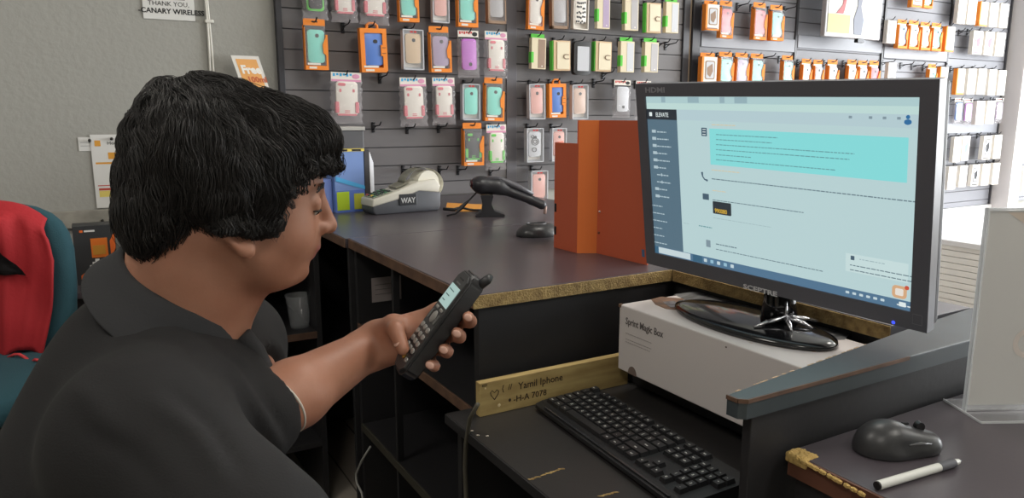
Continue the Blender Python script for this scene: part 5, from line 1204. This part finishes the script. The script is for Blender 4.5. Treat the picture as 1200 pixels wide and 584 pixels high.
# phone frame
PC = at(515, 380, .93)
def cvec(x, y, t): return Vector((1, 0, 0))*x+CU*y-CF*t
pn = cvec(-.72, .54, .43).normalized(); pL = cvec(.6, .8, 0).normalized(); pmv = pL.cross(pn).normalized()
if pmv.dot(-CF) < 0: pmv = -pmv
def PP(m_, l_, n_): return PC+pmv*m_+pL*l_+pn*n_
def body_field():
    xs = axis((-.80, -.47, .004), (-.47, -.22, .0032), (-.22, .0, .0021)); ys = axis((.42, .60, .006), (.60, 1.02, .0034), (1.02, 1.2, .006)); zs = axis((-.02, .78, .012), (.78, .98, .005), (.98, 1.20, .0026), (1.20, 1.37, .0040))
    g = Field(xs, ys, zs)
    # torso
    g.ell(chest, (.102, .150, .125), k=.04); g.ell(belly, (.125, .160, .19), k=.05); g.ell(pelv+Vector((0, 0, .02)), (.13, .17, .14), k=.05)
    g.cap(shR, shL, .055, .055, k=.05); g.cap(A(186, 446, .86), shR, .044, .05, k=.04); g.cap(A(190, 440, .89), shL, .044, .05, k=.04)
    g.cap(shR, elR, .058, .044, k=.03); g.cap(elR, wrR, .042, .028, k=.01); g.ell(wrR+Vector((.05, .02, -.005)), (.05, .035, .018), k=.015)
    g.cap(shL, elL, .052, .044, k=.02)
    g.cap(elL, elL.lerp(wrL, .35), .039, .041, k=.012); g.cap(elL.lerp(wrL, .35), wrL, .041, .0275, k=.012)
    for a, b, c in ((hipR, knR, anR), (hipL, knL, anL)):
        g.cap(a, b, .085, .060, k=.04); g.cap(b, c, .058, .040, k=.02); g.cap(c+Vector((-.03, 0, -.04)), c+Vector((.16, 0, -.06)), .042, .035, k=.02)
    # neck
    g.cap(neck0+Vector((0, 0, -.02)), neck1, .064, .060, k=.03); g.cap(HP(-.05, 0, -.09), HP(-.06, 0, -.02), .050, k=.03); g.cap(neck0+hf*.02, HP(.015, 0, -.07), .052, .05, k=.03)
    # head (standard head in metres: f forward, s side, u up)
    def E_(c, r, k=.012, sub=False): g.ell(HP(*c), r, HM, k, sub)
    def C_(a, b, ra, rb, k=.01, sub=False): g.cap(HP(*a), HP(*b), ra, rb, k, sub)
    E_((-.012, 0, .030), (.098, .076, .084), .02); E_((.045, 0, -.018), (.047, .062, .075), .03)     # cranium, mid face
    E_((.030, 0, -.052), (.060, .060, .044), .03); C_((.076, -.010, -.082), (.076, .010, -.082), .0165, .0165, .02)   # jaw, chin
    for s in (-1, 1):
        E_((.052, s*.034, -.038), (.032, .028, .034), .018)          # cheeks
        C_((-.005, s*.060, -.045), (.055, s*.032, -.085), .015, .016, .022)   # jaw line
    E_((.012, 0, -.082), (.056, .044, .026), .025)                     # soft under-chin
    C_((.082, -.022, .020), (.082, .022, .020), .008, .008, .012)      # brow ridge
    for s in (-1, 1): E_((.094, s*.031, .000), (.013, .018, .012), .010, True)   # sockets
    for s in (-1, 1): g.ell(HP(.0785, s*.031, .0005), (.0135, .0145, .0128), HM, .003); C_((.088, s*.020, .0055), (.085, s*.044, .003), .0030, .0025, .004); C_((.0895, s*.022, -.0035), (.0875, s*.041, -.0045), .0022, .0022, .003)
    C_((.090, 0, .012), (.108, 0, -.020), .0075, .0085, .008); E_((.109, 0, -.026), (.0105, .0115, .0095), .006)       # bridge and tip
    for s in (-1, 1): E_((.100, s*.0125, -.0285), (.010, .0065, .0075), .005); C_((.1045, s*.0065, -.0385), (.100, s*.0075, -.034), .0028, .0028, .002, True)
    E_((.088, 0, -.048), (.013, .022, .016), .012)                     # muzzle
    C_((.0925, -.014, -.0535), (.0925, .014, -.0535), .0048, .0048, .005); C_((.0985, -.006, -.0525), (.0985, .006, -.0525), .0042, .0042, .006)   # upper lip
    C_((.0905, -.012, -.0635), (.0905, .012, -.0635), .0056, .0056, .005)
    C_((.099, -.024, -.0582), (.104, 0, -.0580), .0014, .0014, .0025, True); C_((.099, .024, -.0582), (.104, 0, -.0580), .0014, .0014, .0025, True)
    C_((.092, -.012, -.0735), (.092, .012, -.0735), .004, .004, .008, True)
    # ears
    def EP(s, a, r, o=0):      # point on the ear: a angle from the top, r radial factor
        y = .028*math.cos(a)*r; x = .0165*math.sin(a)*r*(1.0 if y > -.01 else .72)
        t = math.radians(24); f_ = x*math.cos(t)-y*math.sin(t); u_ = y*math.cos(t)+x*math.sin(t)
        return (.006+f_, s*(.0765+.007*(1-math.sin(a))*.5*r+o), -.033+u_)
    for s in (-1, 1):
        for k in range(10):
            a = -2.5+k*.42; C_(EP(s, a-.55, 1), EP(s, a-.13, 1), .0046, .0046, .003)
        E_(EP(s, 0, 0), (.012, .006, .023), .006); E_(EP(s, math.pi, .86), (.0095, .0055, .0105), .006); E_(EP(s, 0, 0, .008), (.0085, .0055, .015), .004, True); C_(EP(s, 1.2, .55), EP(s, 2.2, .6), .0042, .004, .004)
    # left hand around the phone
    wp = wrL
    def pc(a, b, ra, rb, k=.006): g.cap(PP(*a), PP(*b), ra, rb, k)
    mcp = [(-.043, .006, -.010), (-.042, -.014, -.014), (-.039, -.034, -.015), (-.034, -.052, -.012)]
    wr = (-.084, -.081, .020)
    wrp = PP(*wr); g.cap(wrL, wrp, .0275, .026, k=.012)
    for i, mq in enumerate(mcp): pc((wr[0]+.012*(i-1.5)*.4, wr[1]-.006*(i-1.5), wr[2]-.004), mq, .020, .0125, .016)
    pc(mcp[0], mcp[3], .012, .011, .014); pc((-.060, -.050, .004), (-.040, -.030, -.006), .020, .014, .016)
    tips = [.032, .008, -.018, -.044]; ln = (1.0, 1.04, .98, .84)
    for i in range(4):
        m0 = mcp[i]; tL = tips[i]; r = (.0086, .0088, .0084, .0076)[i]
        pip = (-.006*ln[i], m0[1]*.55+tL*.45, -.0135-r-.003); dip = (.019*ln[i], m0[1]*.2+tL*.8, -.0135-r-.001); tip = (.0345*ln[i], tL, -.0095)
        pc(m0, pip, r*1.18, r*1.06, .004); pc(pip, dip, r*1.06, r*.98, .003); pc(dip, tip, r*.98, r*.86, .003)
    # thumb
    pc((wr[0]+.004, wr[1]+.008, wr[2]+.006), (-.050, -.042, .030), .019, .0145, .014); pc((-.050, -.042, .030), (-.022, -.040, .0345), .0125, .0105, .005); pc((-.022, -.040, .0345), (.006, -.050, .0225), .0108, .0088, .004)
    pc((-.055, -.045, .018), (-.045, -.025, .0), .014, .010, .014)
    return g
g = body_field(); v, f = g.surf(); v = relax(v, f, 2, .5)
M_skin = mat('skin', (184, 132, 108), .48, sss=.12, bump=.03, bscale=300, col2=(168, 116, 93), vscale=14)
M_lip = mat('lip_skin', (168, 104, 96), .4, sss=.1); M_nail = mat('nail', (222, 178, 160), .25)
vl = (np.asarray(v)-np.array(HO)) @ np.array([[hf.x, hs.x, hu.x], [hf.y, hs.y, hu.y], [hf.z, hs.z, hu.z]])
me = np_mesh('body', np.asarray(v)-np.array(PO), f, [M_skin, M_lip])
fc = vl[f].mean(1); lipm = (fc[:, 0] > .0925) & (np.abs(fc[:, 1]) < .021) & (fc[:, 2] > -.0695) & (fc[:, 2] < -.0495)
mi = np.where(lipm, 1, 0).astype(np.int32); me.polygons.foreach_set('material_index', mi)
body = link('body', me, PE)
def pobj(m, name, mm, smooth=True, ang=None, par=None):
    bmesh.ops.transform(m.bm, matrix=Matrix.Translation(-PO), verts=m.bm.verts[:]); return m.build(name, mm, par or body, smooth, ang)
# eyes and brows
for s in (-1, 1):
    m = MB(); m.sph((0, 0, 0), .0118, 3); bmesh.ops.transform(m.bm, matrix=Matrix.Translation(HP(.0790, s*.031, -.0035)), verts=m.bm.verts[:]); eo = pobj(m, 'eye', mat('eye_white', (215, 208, 200), .2))
    m = MB(); m.sph(HP(.0870, s*.0305, -.0075), .0045, 2); pobj(m, 'iris', mat('iris_dark', (40, 26, 20), .1), par=eo)
    m = MB(); m.tube([HP(.0790+.0134*math.cos(math.radians(-50+25*k)), s*(.031+.0142*math.sin(math.radians(-50+25*k))), -.0052-.0006*abs(k-2)) for k in range(6)], [.0005, .0011, .0013, .0014, .0013, .0006], 6); pobj(m, 'eyelash', mat('hair_black_fine', (22, 18, 18), .6), par=eo)
    m = MB(); rr = random.Random(8)
    for k in range(90):
        t = rr.random(); sy = .012+.040*t; fx = .0912-.011*t*t; uz = .0185+.0085*math.sin(min(1, t*1.25)*2.2)-.006*t+rr.uniform(-.0032, .0032)
        p = HP(fx+.001, s*sy, uz); q = HP(fx-.0005, s*(sy+.007), uz+.002-.003*t); m.tube([p, p.lerp(q, .5)+hf*.0012, q], [.0005, .0006, .0002], 4)
    pobj(m, 'eyebrow', MATS['hair_black_fine'])
# finger and thumb nails
for (mm_, ll_, n_, dn) in ((.0395, .032, -.0075, (1, 0, .35)), (.0415, .008, -.0075, (1, 0, .35)), (.0390, -.018, -.0075, (1, 0, .35)), (.0340, -.044, -.0075, (1, 0, .35))):
    m = MB(); zz = (pmv*dn[0]+pn*dn[2]).normalized(); yy = pL; xx = yy.cross(zz); m.sph((0, 0, 0), (.0058, .0046, .0016), 2); bmesh.ops.transform(m.bm, matrix=frame(PP(mm_, ll_, n_), xx, yy, zz), verts=m.bm.verts[:]); pobj(m, 'fingernail', M_nail)
m = MB(); m.sph((0, 0, 0), (.0070, .0056, .0016), 2); zz = (pn*.9+pL*.1).normalized(); xx = (pmv*1-pL*.35).normalized(); bmesh.ops.transform(m.bm, matrix=frame(PP(.001, -.0485, .0318), xx, zz.cross(xx), zz), verts=m.bm.verts[:]); pobj(m, 'thumbnail', M_nail)
# ---------------- shirt
def shirt_field():
    g = Field(axis((-.80, -.08, .006)), axis((.40, 1.2, .006)), axis((.50, 1.16, .006)))
    t = .012
    g.ell(chest, (.102+t, .150+t, .125+t), k=.05); g.ell(belly, (.140+t, .172+t, .20+t), k=.06); g.ell(pelv+Vector((0, 0, .04)), (.14+t, .175+t, .12+t), k=.05)
    g.cap(shR, shL, .058+t, .055+t, k=.06); g.cap(A(186, 446, .86), shR, .046+t, .052+t, k=.045); g.cap(A(190, 440, .89), shL, .046+t, .050+t, k=.045)
    g.cap(shR, elR, .060+t, .058+t, k=.04); g.cap(shL, elL, .052+t, .040+t, k=.03); g.cap(elL, elL.lerp(wrL, .12), .046, .045, k=.02)
    g.ell(A(148, 455, .86), (.070, .10, .115), k=.06)       # rounded upper back
    # cut the neck opening, the ends of the sleeves
    nq = Vector((.46, .10, .86)).normalized(); g.cap(A(208, 352, .87)-nq*.0, A(208, 352, .87)+nq*.12, .070, .095, k=.012, sub=True)
    d = (wrL-elL).normalized(); g.ell(elL.lerp(wrL, .14)+d*.072, (.072, .072, .072), k=.004, sub=True)
    return g
g = shirt_field(); v, f = g.surf(); v = relax(v, f, 3)
def vnormals(v, f):
    n = np.cross(v[f[:, 2]]-v[f[:, 0]], v[f[:, 3]]-v[f[:, 1]]); o = np.zeros_like(v)
    for i in range(4): np.add.at(o, f[:, i], n)
    return o/(np.linalg.norm(o, axis=1, keepdims=True)+1e-12)
def crease(v, f, lines):
    n = vnormals(v, f); q = v-np.array(CO); z = q @ np.array(CF); px = 600+FPX*q[:, 0]/z; py = 292-FPX*(q @ np.array(CU))/z
    face = np.clip(-(n*(q/np.linalg.norm(q, axis=1, keepdims=True))).sum(1)*2, 0, 1); d = np.zeros(len(v))
    for pts, w_, amp in lines:
        best = np.full(len(v), 1e9); tt = np.zeros(len(v)); N_ = len(pts)-1
        for k in range(N_):
            ax_, ay = pts[k]; bx, by = pts[k+1]; dx, dy = bx-ax_, by-ay; t = np.clip(((px-ax_)*dx+(py-ay)*dy)/(dx*dx+dy*dy), 0, 1)
            e = np.hypot(px-ax_-t*dx, py-ay-t*dy); m_ = e < best; best[m_] = e[m_]; tt[m_] = ((k+t)/N_)[m_]
        d += amp*np.exp(-(best/w_)**2)*np.sin(np.pi*np.clip(tt*.9+.08, 0, 1))
    return v+n*(d*face)[:, None]
v = crease(v, f, [([(125, 372), (208, 388), (268, 436), (320, 505), (343, 565)], 9, .007), ([(150, 392), (215, 405), (262, 450), (300, 510)], 10, -.005), ([(291, 430), (318, 480), (338, 520)], 7, -.006),
                  ([(240, 395), (290, 430), (325, 490)], 6, .004), ([(60, 440), (110, 470), (150, 540)], 16, .004), ([(180, 470), (230, 510), (270, 570)], 12, .005), ([(200, 455), (250, 500), (292, 570)], 9, -.004), ([(90, 500), (150, 530), (200, 584)], 14, -.004)])
M_shirt = mat('black_cotton', (25, 24, 25), .92, bump=.12, bscale=500)
shirt = link('polo_shirt', np_mesh('polo_shirt', np.asarray(v)-np.array(PO), f, M_shirt), body)
# collar, placed as a folded band around the neck
nc = A(208, 352, .87); na = Vector((.46, .10, .86)).normalized()
nf = Vector((math.cos(math.radians(8)), math.sin(math.radians(8)), 0)); nf = (nf-na*nf.dot(na)).normalized(); ns = na.cross(nf)
m = MB(); P = []
N = 60
for i in range(N+1):
    a = math.radians(14)+(2*math.pi-math.radians(28))*i/N          # from the front, round the back
    fr_ = abs(math.cos(a/2)) ** 1.0   # 1 at front, 0 at back
    d = nf*math.cos(a)+ns*math.sin(a); point = max(0, (fr_-.72)/.28)
    R = .069+.004*fr_; lift = -.008*fr_+.018*(1-fr_)
    row = []
    for r_, z_ in ((0, -.012), (.001, .006), (.003, .018), (.007, .022), (.012, .018), (.018, .004), (.029, -.012-.006*point), (.043+.008*point, -.030-.018*point), (.0435+.008*point, -.032-.018*point)):
        if r_ > .012: gq = .50+.62*fr_; r_ = .012+(r_-.012)*gq; z_ = .018+(z_-.018)*gq
        row.append(nc+d*(R+r_)+na*(z_+lift)-na*.010*(1-fr_)*(r_/.04))
    P.append(row)
m.grid(P); bmesh.ops.recalc_face_normals(m.bm, faces=m.bm.faces[:]); bmesh.ops.solidify(m.bm, geom=m.bm.faces[:], thickness=.003)
pobj(m, 'collar', mat('collar_cloth', (46, 46, 48), .9, bump=.1, bscale=400), par=shirt)
# placket with buttons
m = MB(); P = []
pts = [A(285, 392, .86), A(300, 412, .87), A(318, 450, .87), A(332, 490, .865)]
m.tube(pts, [.010, .011, .011, .010], 8); pobj(m, 'placket', MATS['collar_cloth'], par=shirt)
# thin pale cord at the forearm (bracelet)
bc = elL.lerp(wrL, .20); bd = (wrL-elL).normalized(); b1_ = bd.orthogonal().normalized(); b2_ = bd.cross(b1_)
m = MB(); m.tube([bc+(b1_*math.cos(a)+b2_*math.sin(a))*.0408+bd*.008*math.sin(a) for a in [2*math.pi*k/40 for k in range(41)]], .0016, 6, False)
pobj(m, 'bracelet', mat('pale_cord', (205, 200, 190), .4))
# trousers
def jeans():
    g = Field(axis((-.80, -.02, .010)), axis((.42, 1.2, .010)), axis((.03, .80, .010))); t = .010
    g.ell(pelv+Vector((0, 0, .02)), (.13+t, .17+t, .14+t), k=.05)
    for a, b, c in ((hipR, knR, anR), (hipL, knL, anL)): g.cap(a, b, .085+t, .062+t, k=.04); g.cap(b, c+Vector((0, 0, .03)), .060+t, .048+t, k=.02)
    return g
g = jeans(); v, f = g.surf(); v = relax(v, f, 2); link('jeans', np_mesh('jeans', np.asarray(v)-np.array(PO), f, mat('denim', (58, 70, 92), .9, bump=.1, bscale=300)), body)
for c in (anR, anL):
    g = Field(axis((c.x-.12, c.x+.24, .006)), axis((c.y-.09, c.y+.09, .006)), axis((-.01, .14, .006)))
    g.cap(c+Vector((-.03, 0, -.035)), c+Vector((.16, 0, -.055)), .050, .042, k=.02); g.cap(c, c+Vector((0, 0, -.04)), .050, k=.02); g.ell((c.x, c.y, -.3), (.5, .5, .302), k=.002, sub=True)
    v, f = g.surf(); v[:, 2] = np.maximum(v[:, 2], .0015); link('shoe', np_mesh('shoe', np.asarray(v)-np.array(PO), f, mat('shoe_black', (34, 34, 36), .5)), body)
# ---------------- hair
def hsdf(X):
    """X: (n,3) in head coordinates (f,s,u); union of ellipsoids"""
    out = None
    for c, r, k in HAIR:
        d = X-np.array(c); r = np.array(r); k0 = np.sqrt(((d/r)**2).sum(1)); k1 = np.sqrt(((d/r**2)**2).sum(1))+1e-9; q = k0*(k0-1)/k1
        if out is None: out = q
        else:
            h = np.clip(.5+.5*(q-out)/k, 0, 1); out = q*(1-h)+out*h-k*h*(1-h); 
            out = out
    return out
HAIR = [((-.022, 0, .026), (.099, .086, .089), .02), ((-.074, 0, -.040), (.044, .064, .056), .03), ((.050, 0, .068), (.050, .060, .038), .035), ((.008, .056, .008), (.050, .036, .054), .02), ((.008, -.056, .008), (.044, .034, .050), .02), ((-.050, 0, .062), (.056, .058, .045), .03)]
def hgrad(X, e=.0015):
    g_ = np.zeros_like(X)
    for i in range(3):
        d = np.zeros(3); d[i] = e; g_[:, i] = (hsdf(X+d)-hsdf(X-d))/(2*e)
    return g_/(np.linalg.norm(g_, axis=1, keepdims=True)+1e-9)
# inner hair cap
gx = np.arange(-.16, .125, .0035); gy = np.arange(-.105, .1051, .0035); gz = np.arange(-.12, .16, .0035)
hfld = Field(gx, gy, gz); XX, YY, ZZ = np.meshgrid(gx, gy, gz, indexing='ij'); pts = np.stack([XX.ravel(), YY.ravel(), ZZ.ravel()], 1)
D_ = (hsdf(pts)+.0030).reshape(XX.shape); D_ += .0016*np.sin(XX*130+4*np.sin(ZZ*40))*np.cos(ZZ*70+YY*60)
# keep the face clear: remove where in front of the hairline
faceline = XX-(.060+.35*np.clip(ZZ-.02, -.2, .05)*1.0)   # front limit of the side hair
low = .048-ZZ
cut = np.minimum(XX-.040-.27*ZZ, .052-ZZ); cut2 = np.minimum(XX+.012, -.028-ZZ); cut3 = -.088-ZZ-.3*(XX+.08); cut4 = np.minimum(XX+.040, -.046-ZZ)
for cc in (cut, cut2, cut3, cut4): D_ = np.maximum(D_, cc)
hfld.F = D_.astype(np.float32); v, f = hfld.surf(); v = relax(v, f, 3)
R3 = np.array([[hf.x, hs.x, hu.x], [hf.y, hs.y, hu.y], [hf.z, hs.z, hu.z]])
cap_v = v @ R3.T+np.array(HO)-np.array(PO); cap_f = f
# locks
rs = np.random.RandomState(11)
whorl = np.array([-.072, -.020, .112])
def proj_h(X, h, it=3):
    for _ in range(it): X = X-hgrad(X)*(hsdf(X)-h)[:, None]
    return X
def allowed(X):
    f_, s_, u_ = X[:, 0], X[:, 1], X[:, 2]
    ok = ~((f_ > .045+.27*u_) & (u_ < .054)); ok &= ~((f_ > -.016) & (f_ < .024) & (u_ < -.026)); ok &= ~((f_ >= .022) & (u_ < -.046)); ok &= ~(u_ < -.098-.3*(f_+.08)); ok &= ~((f_ > -.026) & (u_ < -.058-.6*(-.026-f_))); ok &= ~((f_ > -.050) & (u_ < -.078)); return ok
NL = 520; nstep = 17
roots = []
while len(roots) < NL:
    d = rs.randn(3); d /= np.linalg.norm(d); p = np.array([-.02, 0, .03])+d*.13; p = proj_h(p[None], 0, 6)[0]
    if allowed(p[None])[0] and (p[2] > -.05 or p[0] < -.05): roots.append(p)
roots = np.array(roots); X = roots.copy(); paths = [X.copy()]
seedv = roots[:, 0]*38+roots[:, 2]*22+rs.rand(NL)*1.6; freq = rs.uniform(95, 135, NL); amp = rs.uniform(.30, .75, NL); ht = rs.uniform(-.002, .0045, NL)+.0022*np.sin(roots[:, 0]*60+roots[:, 1]*40)*np.cos(roots[:, 2]*50)+np.where(roots[:, 0] > .03, rs.uniform(-.002, .003, NL), 0)
maxlen = rs.uniform(.06, .115, NL); alen = np.zeros(NL); alive = np.ones(NL, bool); loose = np.zeros(NL)
step = .0062
vel = None
for k in range(nstep-1):
    n = hgrad(X); away = X-whorl; away /= np.linalg.norm(away, axis=1, keepdims=True)
    grav = np.zeros_like(X); top = np.clip((X[:, 2]-.05)/.07, 0, 1); grav[:, 2] = -1
    fw = np.zeros_like(X); fw[:, 0] = 1.0; fw[:, 1] = .25*np.sign(X[:, 1]+.01)
    dirv = away*.6+grav*(1-top)[:, None]*.85+fw*(top*.6)[:, None]+fw*((1-top)*.25*np.clip((X[:, 2]+.02)/.05, 0, 1))[:, None]
    dirv -= n*(dirv*n).sum(1)[:, None]; dirv /= np.linalg.norm(dirv, axis=1, keepdims=True)+1e-9
    side = np.cross(n, dirv); w_ = amp*np.sin(seedv+freq*alen*1.15)
    d = dirv+side*w_[:, None]; d /= np.linalg.norm(d, axis=1, keepdims=True)
    if vel is not None: d = d*.6+vel*.4; d /= np.linalg.norm(d, axis=1, keepdims=True)
    vel = d
    Xn = X+d*step; ok = allowed(Xn)
    Xp = proj_h(Xn, 0, 2); lift = ht+.0016*np.sin(seedv*2+k*.8)
    Xp = Xp+hgrad(Xp)*lift[:, None]
    loose = np.where(ok, loose*.7, loose+1)
    # past the hairline: leave the surface and curl
    Xl = X+(d*.55+n*.40+side*.6*np.sin(seedv+k*1.1)[:, None])*step*.9
    Xn = np.where((loose > 0)[:, None], Xl, Xp)
    stop = (alen > maxlen) | (loose > 4.2) | ((loose > 0) & (X[:, 0] < .012) & (X[:, 0] > -.060) & (X[:, 2] < -.035))
    X = np.where(stop[:, None], X+vel*step*.12, Xn); alen = alen+step; paths.append(X.copy())
paths = np.array(paths)       # steps x NL x 3
SPL = 34
P = paths.transpose(1, 0, 2); T = np.gradient(P, axis=1); T /= np.linalg.norm(T, axis=2, keepdims=True)+1e-9
n = hgrad(P.reshape(-1, 3)).reshape(P.shape); B = np.cross(T, n); B /= np.linalg.norm(B, axis=2, keepdims=True)+1e-9; n = np.cross(B, T)
tt = np.linspace(0, 1, nstep); wid = .0092*(.55+.9*np.sin(np.pi*np.clip(tt*.85+.12, 0, 1)))*(1-.66*tt**2)
SV = []
for q in range(SPL):
    a = rs.rand(NL, 1)*6.28; rad = np.sqrt(rs.rand(NL, 1)); ph = rs.rand(NL, 1)*6.28; ph2 = rs.rand(NL, 1)*6.28
    o1 = wid*rad*np.cos(a)+.0009*np.sin(tt*13+ph); o2 = wid*rad*np.sin(a)*.40+.0006*np.sin(tt*17+ph2)
    if q < 2: fl = (rs.rand(NL, 1) < .22)*tt**2; o2 = o2+fl*.007; o1 = o1+fl*.008*np.sin(ph)
    Q = P+B*o1[:, :, None]+n*o2[:, :, None]; r = (.00040+.00012*rs.rand(NL, 1))*(1-.85*tt**3)
    ring = [Q+(B*math.cos(2.0944*k)+n*math.sin(2.0944*k))*r[:, :, None] for k in range(3)]
    SV.append(np.stack(ring, 2).reshape(-1, 3))
SV = np.concatenate(SV); ns_ = SPL*NL; base = (np.arange(ns_)*nstep*3)[:, None, None]+(np.arange(nstep-1)*3)[None, :, None]
kk = np.arange(3)[None, None, :]; k2 = (kk+1) % 3
sf = np.stack([base+kk, base+k2, base+3+k2, base+3+kk], -1).reshape(-1, 4)
sv = SV @ R3.T+np.array(HO)-np.array(PO); sf = sf+len(cap_v)
M_hair = mat('black_hair', (38, 35, 34), .5, spec=.45)
link('hair', np_mesh('hair', np.concatenate([cap_v, sv]), np.concatenate([cap_f, sf]), M_hair), body)
# ---------------- cordless phone (held: a thing of its own)
PHN = thing('cordless_phone', 'black cordless phone handset with lit display held in the hand', 'phone', tuple(PC))
def ph(m, name, mm, smooth=False, ang=None, par=None):
    Mx = Matrix.Identity(4)
    for i in range(3): Mx[i][0] = pmv[i]*SGN; Mx[i][1] = pL[i]; Mx[i][2] = pn[i]
    bmesh.ops.transform(m.bm, matrix=Mx, verts=m.bm.verts[:]); return m.build(name, mm, par or PHN, smooth, ang)
SGN = 1 if pmv.cross(pL).dot(pn) > 0 else -1
M_ph = mat('phone_black', (42, 42, 44), .4); M_sil = mat('silver_key', (172, 170, 166), .35, metal=.3)
def outline(w0, w1, l0, l1, r):
    return [(-w0+r, l0), (w0-r, l0), (w0, l0+r), (w0*1.0, 0), (w1, l1-r), (w1-r*.8, l1), (-w1+r*.8, l1), (-w1, l1-r), (-w0, 0), (-w0, l0+r)]
m = MB(); m.prism(outline(.0235, .022, -.079, .077, .010), -.012, .011); bmesh.ops.bevel(m.bm, geom=m.bm.edges[:], offset=.0035, segments=3, affect='EDGES', clamp_overlap=True); ph(m, 'body', M_ph, True, 40)
m = MB(); m.prism(outline(.0205, .019, -.074, .072, .008), .010, .0125, bev=.001); ph(m, 'face_plate', mat('phone_face', (58, 58, 60), .35))
m = MB(); m.box((-.0165, .022, .012), (.0165, .052, .0134), bev=.0008); sc_ = ph(m, 'display', mat('phone_lcd', (176, 206, 200), .3, emit=.75))
for k in range(3): m = MB(); m.box((-.012, .044-.008*k, .0134), (.006-.004*k, .0452-.008*k, .0136)); ph(m, 'display_text', mat('lcd_text', (90, 120, 120), .5), par=sc_)
m = MB(); m.box((-.007, .062, .0123), (.007, .0645, .0131), bev=.0005); ph(m, 'earpiece', M_hook)
m = MB(); m.box((-.008, .0555, .0124), (.008, .0575, .0129)); ph(m, 'brand_plate', mat('phone_mark', (120, 120, 122), .4))
for sx in (-1, 1): m = MB(); m.box((sx*.0085-.005, .0145, .012), (sx*.0085+.005, .0185, .0142), bev=.001); ph(m, 'soft_key', M_sil)
m = MB(); m.sph((0, .004, .0128), (.0075, .0085, .0022), 3); ph(m, 'navigation_key', M_sil, True)
for sx in (-1, 1): m = MB(); m.prism(rrect(.0048, .014, .002, 3, sx*.0135, .004), .012, .0138); ph(m, 'side_key', mat('dim_key', (110, 110, 108), .4))
for r_ in range(4):
    for c_ in range(3):
        m = MB(); m.prism(rrect(.0092, .0068, .0028, 4, (c_-1)*.0125, -.013-.0105*r_), .012, .0142, bev=.0008); kk = ph(m, 'number_key', M_sil, True, 40)
for sx in (-1, 0, 1): m = MB(); m.prism(rrect(.0085, .0055, .002, 4, sx*.0125, -.058), .012, .0140, bev=.0006); ph(m, 'lower_key', mat('gold_key', (214, 170, 70), .25, metal=.5) if sx == 0 else M_sil, True, 40)
m = MB(); m.tube([(.014, .070, -.006), (.018, .082, -.008), (.014, .088, -.010)], [.006, .006, .004], 10); ph(m, 'belt_clip_top', M_ph, True)
# ---------------- stool under the person
ST = thing('stool', 'dark round stool the person sits on, hidden below the frame', 'stool', (pelv.x, pelv.y, 0))
zs_ = .455
m = MB(); m.lathe([(0, zs_), (.17, zs_), (.19, zs_-.02), (.19, zs_-.05), (.17, zs_-.07), (0, zs_-.07)], 32); m.build('seat', M_lamb, ST, True)
for k in range(4): a = math.pi/4+k*math.pi/2; m = MB(); m.tube([(.12*math.cos(a), .12*math.sin(a), zs_-.06), (.2*math.cos(a), .2*math.sin(a), .0)], .014, 8); m.build('leg', M_lamb, ST, True)
# ================================================================ LIGHT
w = bpy.data.worlds.new('world'); SC.world = w; w.use_nodes = True
bg = w.node_tree.nodes['Background']; bg.inputs[0].default_value = (.86, .93, 1.0, 1); bg.inputs[1].default_value = 1.05
def area(name, loc, target, sx, sy, power, col=(1, 1, 1)):
    l = bpy.data.lights.new(name, 'AREA'); l.shape = 'RECTANGLE'; l.size = sx; l.size_y = sy; l.energy = power; l.color = col
    o = bpy.data.objects.new(name, l); COL.objects.link(o); o.location = loc; d = Vector(target)-Vector(loc); o.rotation_euler = d.to_track_quat('-Z', 'Y').to_euler(); return o
# daylight through the storefront bays on the right
for i in range(4):
    p = room(6.95, -1.6+i*1.15+.575, 1.5); area('window_daylight', p, p-V, 1.0, 2.0, (115, 105, 95, 38)[i], (.95, .98, 1.0))
